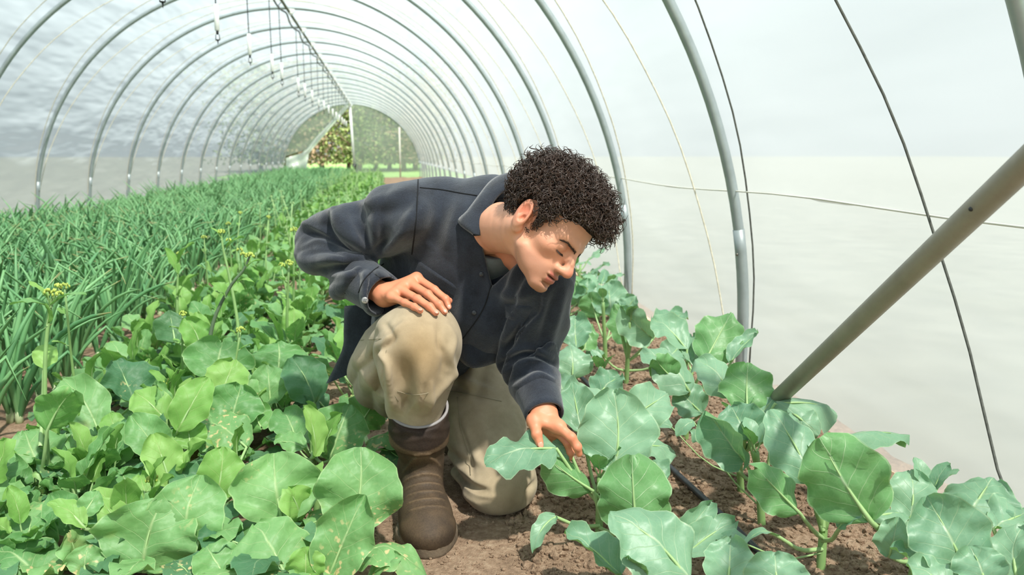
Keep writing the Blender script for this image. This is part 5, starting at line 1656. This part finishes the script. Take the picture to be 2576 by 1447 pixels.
def on_shirt(poly_, name, mat, lift=.004, n=8):
    """patch lying on the shirt: quad of picture corners"""
    a, b, c, d = [np.array(q, float) for q in poly_]
    u, v = [q.ravel()[:, None] for q in np.meshgrid(np.linspace(0, 1, n + 1), np.linspace(0, 1, n + 1), indexing='ij')]
    p = a * (1 - u) * (1 - v) + b * u * (1 - v) + c * u * v + d * (1 - u) * v
    edge = ((u > 0) & (u < 1) & (v > 0) & (v < 1)).ravel()
    V = project(shirt_field, p, np.where(edge, lift, -.001))
    V[np.isnan(V[:, 0])] = np.nanmean(V, axis=0)
    n2 = n + 1
    F = [[i * n2 + j, (i + 1) * n2 + j, (i + 1) * n2 + j + 1, i * n2 + j + 1] for i in range(n) for j in range(n)]
    return pobj_child(name, mesh(name, V, F, mat), jk)
on_shirt([(1042, 648), (1152, 722), (1142, 752), (1026, 690)], 'pocket_flap', M['wool'], .005)
on_shirt([(1268, 764), (1346, 770), (1312, 822), (1272, 800)], 'pocket_flap', M['wool'], .005)
def seam(pts, name='seam', r=.0016, mat='dark_seam', n=30, lift=.0005):
    P = line_on(shirt_field, pts, n, lift)
    mb = MB(); mb.tube(P, r, 5); pobj_child(name, mesh(name, np.vstack(mb.V), mb.F, M[mat]), jk)
seam([(1052, 452), (1050, 500), (1046, 560), (1040, 610), (1036, 640)])
seam([(1056, 472), (1110, 477), (1160, 486), (1200, 492)])
seam([(1236, 716), (1214, 780), (1172, 842), (1150, 868)])
seam([(965, 664), (940, 680), (915, 705), (900, 742)])
seam([(905, 775), (884, 752), (868, 738)])
def button(px, py, r, mat, fieldlift=.002):
    p = project(shirt_field, [(px, py)], fieldlift)[0]; n = to_cam(p)
    a_ = nrm(np.cross(n, UPV)); b_ = np.cross(n, a_)
    mb = MB()
    mb.tube([p - n * .001, p + n * .0012, p + n * .0022], [r, r, r * .8], 14)
    for k in range(4):
        an = k * math.pi / 2 + .6
        mb.ell(p + n * .0023 + (a_ * math.cos(an) + b_ * math.sin(an)) * r * .3, (r * .13,) * 3, 1, 3)
    pobj_child('button', mesh('button', np.vstack(mb.V), mb.F, [M[mat], M['dark_seam']], mb.M), jk)
button(918, 756, .0085, 'steel_button')
button(1211, 690, .0062, 'button')
button(1193, 787, .0062, 'button')

# ---------------------------------------------------------------- trousers
def trouser_field(P):
    r = sd_chain(P, [HIPR, A3(1020, 900, 2.10), KNR], [.118, .112, .096], .04)
    r = smin(r, sd_chain(P, [KNR, A3(1058, 940, 1.91), A3(1052, 1005, 1.945), A3(1052, 1045, 1.955), A3(1052, 1085, 1.965)], [.092, .086, .064, .052, .044], .03), .035)
    l = sd_chain(P, [HIPL, A3(1218, 1060, 2.20), KNL], [.120, .106, .092], .04)
    l = smin(l, sd_chain(P, [KNL + UPV * .004, A3(1215, 1215, 2.22), A3(1190, 1195, 2.38)], [.080, .076, .066], .03), .03)
    f = smin(sd_chain(P, [A3(1010, 925, 2.36), PELV, A3(1160, 905, 2.38)], [.135, .14, .13], .05), r, .035)
    f = smin(f, l, .03)
    # slack cloth folded under the raised knee
    k = KNR.astype(np.float32); q = P - k
    X, Z = q @ _rt.astype(np.float32), q @ _up.astype(np.float32)
    low = sstep(.0, -.07, Z)
    f = f - .014 * np.sin(X * 70 + 1.6 * fnoise(P, 16, 2)) * low * (1 - sstep(-.13, -.18, Z)) * (1 - sstep(.10, .16, np.abs(X)))
    f = f - .012 * np.abs(np.sin((X * .75 - Z * .6) * 44 + 2 * fnoise(P, 14, 8))) * sstep(-.03, -.09, X) * (1 - sstep(.05, .1, Z))
    f = f - .008 * fnoise(P, 18, 6.0) - .003 * fnoise(P, 46, 1.0)
    ql = P - KNL.astype(np.float32)
    Zl = ql @ _up.astype(np.float32); Xl = ql @ _rt.astype(np.float32)
    f = f - .007 * np.sin(Zl * 120 + Xl * 30) * (1 - sstep(.03, .10, np.abs(Zl - .02))) * sstep(.0, -.08, Xl)
    return smax(f, -(P[..., 2] - .004), .02)
lo, hi = bbox([HIPR, KNR, A3(1050, 1075, 1.985), HIPL, KNL, PELV, A3(1190, 1195, 2.38), A3(1010, 925, 2.36)], .14)
lo[2] = -.01
V, F = surface(trouser_field, lo, hi, .0048)
def trouser_pigment(V):
    c = np.ones((len(V), 3))
    px = 1288 + FPX * ((V - CAM) @ _rt) / ((V - CAM) @ _fw); py = 723.5 - FPX * ((V - CAM) @ _up) / ((V - CAM) @ _fw)
    k = KNR + to_cam(KNR) * .085
    d1 = np.linalg.norm((V - (k - UPV * .03)) * [1, 1, .72], axis=1)
    c = lerp(c, np.array(rgb(190, 158, 104)) / np.array(rgb(225, 218, 205)), .75 * np.exp(-(d1 / .062) ** 2))
    d2 = np.linalg.norm(V - (k - UPV * .055), axis=1)
    c = lerp(c, (.42, .36, .28), .62 * np.exp(-(d2 / .028) ** 2))
    k2 = KNL + to_cam(KNL) * .07 - UPV * .03
    c = lerp(c, (.62, .54, .42), .55 * np.exp(-(np.linalg.norm(V - k2, axis=1) / .07) ** 2))
    return c
V = creases(V, F, [
    ([(1016, 813), (981, 848), (958, 883), (973, 918), (978, 968), (986, 1018)], .011, 8), ([(971, 818), (988, 853), (945, 892), (955, 930), (962, 985)], -.011, 8),
    ([(1121, 813), (1141, 853), (1131, 898), (1138, 943), (1106, 983), (1081, 1018)], .010, 9), ([(1104, 818), (1106, 868), (1119, 897), (1112, 940)], -.008, 8),
    ([(1086, 965), (1081, 1035)], .007, 6), ([(1070, 970), (1064, 1030)], -.006, 6), ([(1046, 1012), (1026, 1042)], .006, 6), ([(1030, 990), (1016, 1030)], -.006, 6),
    ([(911, 795), (924, 855)], .008, 8), ([(898, 800), (905, 860)], -.007, 8), ([(930, 800), (945, 850)], -.006, 8), ([(890, 900), (930, 960), (965, 1000)], .008, 9),
    ([(1128, 934), (1193, 969), (1240, 985)], .007, 10), ([(1135, 965), (1200, 1000)], -.007, 9), ([(1150, 1060), (1175, 1130), (1190, 1200)], -.008, 8),
    ([(1158, 1195), (1190, 1225), (1225, 1235)], -.010, 8), ([(1160, 1215), (1195, 1245), (1240, 1250)], .009, 8), ([(1326, 1268), (1332, 1235), (1350, 1208)], -.012, 7),
    ([(1210, 1060), (1240, 1130), (1280, 1170)], .008, 14), ([(1180, 1060), (1210, 1140), (1240, 1190)], -.006, 12), ([(1290, 1050), (1310, 1120), (1320, 1180)], .007, 10)])
tr_ = pobj('trousers', cmesh('trousers', V, F, M['khaki'], trouser_pigment(V)))
tr_['label'] = 'khaki work trousers with a dirty knee'
for pts in ([(1118, 982), (1160, 988), (1215, 1000), (1262, 1010)], [(1150, 1000), (1160, 1080), (1180, 1150), (1184, 1195)],
            [(878, 858), (920, 855), (962, 852)], [(1000, 985), (1040, 994), (1080, 988), (1108, 975)], [(972, 880), (968, 920), (985, 980), (1002, 1010)]):
    P = line_on(trouser_field, pts, 40, .0003)
    mb = MB(); mb.tube(P, .0009, 5); pobj_child('seam', mesh('seam', np.vstack(mb.V), mb.F, M['stitch']), tr_)

# ---------------------------------------------------------------- boots
def boot(toe, heel, shaft, rs, name_label, h=.0036):
    """toe, heel on the ground; shaft: points from ankle up to the collar"""
    toe, heel = np.array(toe, float), np.array(heel, float)
    ax = nrm(toe - heel); sidev = nrm(np.cross(UPV, ax)); R_ = np.stack([sidev, ax, np.cross(sidev, ax)], 1)
    L = np.linalg.norm(toe - heel)
    upn = R_[:, 2] if R_[2, 2] > 0 else -R_[:, 2]
    R_[:, 2] = upn
    pt = lambda a, u, s=0.0: heel + ax * L * a + upn * u + sidev * s
    def fld(P):
        f = sd_chain(P, [pt(.16, .045), pt(.60, .048), pt(.80, .042)], [.046, .052, .050], .03)
        f = smin(f, sd_ell(P, pt(.76, .040), (.064, .092, .056), R_), .02)
        f = smin(f, sd_chain(P, [pt(.22, .07)] + list(shaft), [.050] + rs, .02), .04)
        f = smin(f, sd_cone(P, pt(.25, .13), pt(.62, .06), .048, .050), .03)
        q = (P - heel.astype(np.float32)) @ ax.astype(np.float32) / L
        z = (P - heel.astype(np.float32)) @ upn.astype(np.float32)
        w = np.abs((P - heel.astype(np.float32)) @ sidev.astype(np.float32))
        inst = q * L * .75 - z * .66
        f = f - .0040 * np.maximum(0, np.sin(inst * 270)) ** 3 * sstep(.02, .05, z) * (1 - sstep(.19, .22, z)) * (1 - sstep(.035, .055, w)) * sstep(.10, .25, q) * (1 - sstep(.80, .9, q))
        f = f - .0020 * np.abs(np.sin(z * 105 + w * 40 + 6 * (P @ sidev.astype(np.float32)) + 1.2 * fnoise(P, 22))) ** 3 * sstep(.225, .24, z) * (1 - sstep(.335, .35, z))
        f = f - .0050 * sstep(.205, .212, z + .05 * (q - .3))
        f = f - .0030 * sstep(.765, .785, q) * (1 - sstep(.05, .075, z))
        f = smax(f, -(z - .012), .004)
        return smax(f, sd_top(P), .004)
    a0, a1 = np.asarray(shaft[-2]), np.asarray(shaft[-1]); up_ = nrm(a1 - a0)
    cn_ = nrm(up_ + nrm(toe - heel) * .55)
    def sd_top(P): return (P - a1.astype(np.float32)) @ cn_.astype(np.float32)
    lo, hi = bbox([toe, heel] + list(shaft), .09)
    V, F = surface(fld, lo, hi, h)
    c = np.ones((len(V), 3)); z = V @ upn - heel @ upn
    c = lerp(c, (.72, .72, .74), 1 - sstep(.195, .21, z))
    mud = np.clip(.5 + .4 * fnoise(V, 40) + .35 * fnoise(V, 110, 3), 0, 1)
    c = lerp(c, (.42, .40, .41), .9 * sstep(.10, .0, z) * sstep(.55, .9, (V - heel) @ ax / L))
    q_ = (V - heel) @ ax / L; w_ = np.abs((V - heel) @ sidev)
    rid = np.maximum(0, np.sin((q_ * L * .75 - z * .66) * 270)) ** 3 * sstep(.02, .05, z) * (1 - sstep(.19, .22, z)) * (1 - sstep(.035, .055, w_)) * sstep(.10, .25, q_) * (1 - sstep(.80, .9, q_))
    c = lerp(c, (1.9, 1.8, 1.6), .8 * rid)
    c = lerp(c, (1.75, 1.5, 1.12), .75 * mud * sstep(.205, .215, z + .05 * (q_ - .3)))
    c = lerp(c, (1.5, 1.35, 1.1), .5 * mud * (1 - sstep(.205, .215, z)))
    c = lerp(c, (.40, .37, .40), sstep(-.048, -.042, (V - a1) @ cn_))
    o = pobj('rubber_boot', cmesh('rubber_boot', V, F, M['rubber'], c)); o['label'] = name_label
    # sole: a thick tread with a bumper round the toe
    mb = MB(); ring = []
    for k in range(40):
        an = 2 * math.pi * k / 40; ca, sa = np.sign(math.cos(an)) * abs(math.cos(an)) ** .8, math.sin(an)
        al = .5 + .565 * ca; wd = np.interp(al, [-.04, .15, .45, .75, 1.04], [.038, .052, .059, .0800, .062])
        ring.append((al, wd * np.sign(sa) * abs(sa) ** .75))
    layers = [(0.0, .97), (.006, 1.0), (.026, 1.01), (.033, .95)]
    V = [pt(al, u * (1 + .55 * sstep(.80, 1.0, al)), s * sc) for u, sc in layers for al, s in ring]
    F = [[i * 40 + j, i * 40 + (j + 1) % 40, (i + 1) * 40 + (j + 1) % 40, (i + 1) * 40 + j] for i in range(3) for j in range(40)] + [list(range(40))[::-1], [120 + j for j in range(40)]]
    mb.add(V, F)
    pobj_child('sole', mesh('sole', np.vstack(mb.V), mb.F, M['sole']), o)
    return o, a1, cn_, rs[-1]
t0, h0 = ground(1085, 1392), None
dirR = nrm(np.array([.06, -1, 0])); toeR = np.array([t0[0], t0[1] + .006, float(gz(t0[0], t0[1])) - .002]); heelR = toeR - dirR * .300
heelR[2] = toeR[2]
ank = heelR + dirR * .075 + UPV * .115
b1, top, cnrm, rt_ = boot(toeR, heelR, [ank, A3(1062, 1150, 1.985), A3(1055, 1095, 1.965), A3(1052, 1022, 1.955)], [.048, .050, .065, .069], 'muddy brown rubber boot planted on the path')
# neoprene upper with pale rolled lining
def ringpts(c, n, r, k=40, flat=1.0):
    a_ = nrm(np.cross(n, _up)); b_ = np.cross(n, a_)
    an = np.linspace(0, 2 * math.pi, k + 1)
    return np.array([c + (a_ * math.cos(t) + b_ * math.sin(t)) * r for t in an])
mb = MB(); mb.tube(ringpts(top, cnrm, .0715), .0038, 8); pobj_child('lining_roll', mesh('lining_roll', np.vstack(mb.V), mb.F, M['lining']), b1)
mb = MB(); P0 = [ringpts(top - cnrm * k, cnrm, r) for k, r in ((.001, .0725), (.018, .0730), (.036, .0720), (.040, .0700))]
V = np.vstack(P0); n = len(P0[0]); F = [[i * n + j, i * n + j + 1, (i + 1) * n + j + 1, (i + 1) * n + j] for i in range(3) for j in range(n - 1)]
pobj_child('neoprene_cuff', mesh('neoprene_cuff', V, F, M['neoprene']), b1)
# the other boot lies behind on its instep
toeL = A3(1150, 1225, 2.36); toeL[2] = .03
heelL = A3(1165, 1130, 2.62); heelL[2] = .15
b2, *_ = boot(toeL, heelL, [heelL + nrm(toeL - heelL) * .05 + np.array([.02, -.10, .03]), A3(1178, 1165, 2.44), A3(1188, 1175, 2.36)], [.050, .055, .066], 'dark rubber boot folded back under the seat', .007)

# watch on the reaching wrist
wv = nrm(WRL - ELL); wc = A3(1372, 1040, 1.865)
mb = MB(); mb.tube(ringpts(WRL - wv * .010, wv, .0285, 24), .004, 6)
wt = pobj('watch_strap', mesh('watch_strap', np.vstack(mb.V), mb.F, M['button']))
mb = MB(); wp = A3(1391, 1034, 1.850); nn_ = nrm(wp - (WRL - wv * .010)); mb.tube([wp, wp + nn_ * .007], [.010, .009], 16)
pobj_child('watch_case', mesh('watch_case', np.vstack(mb.V), mb.F, M['button']), wt)
for o in person.children:
    for c in o.children: pass
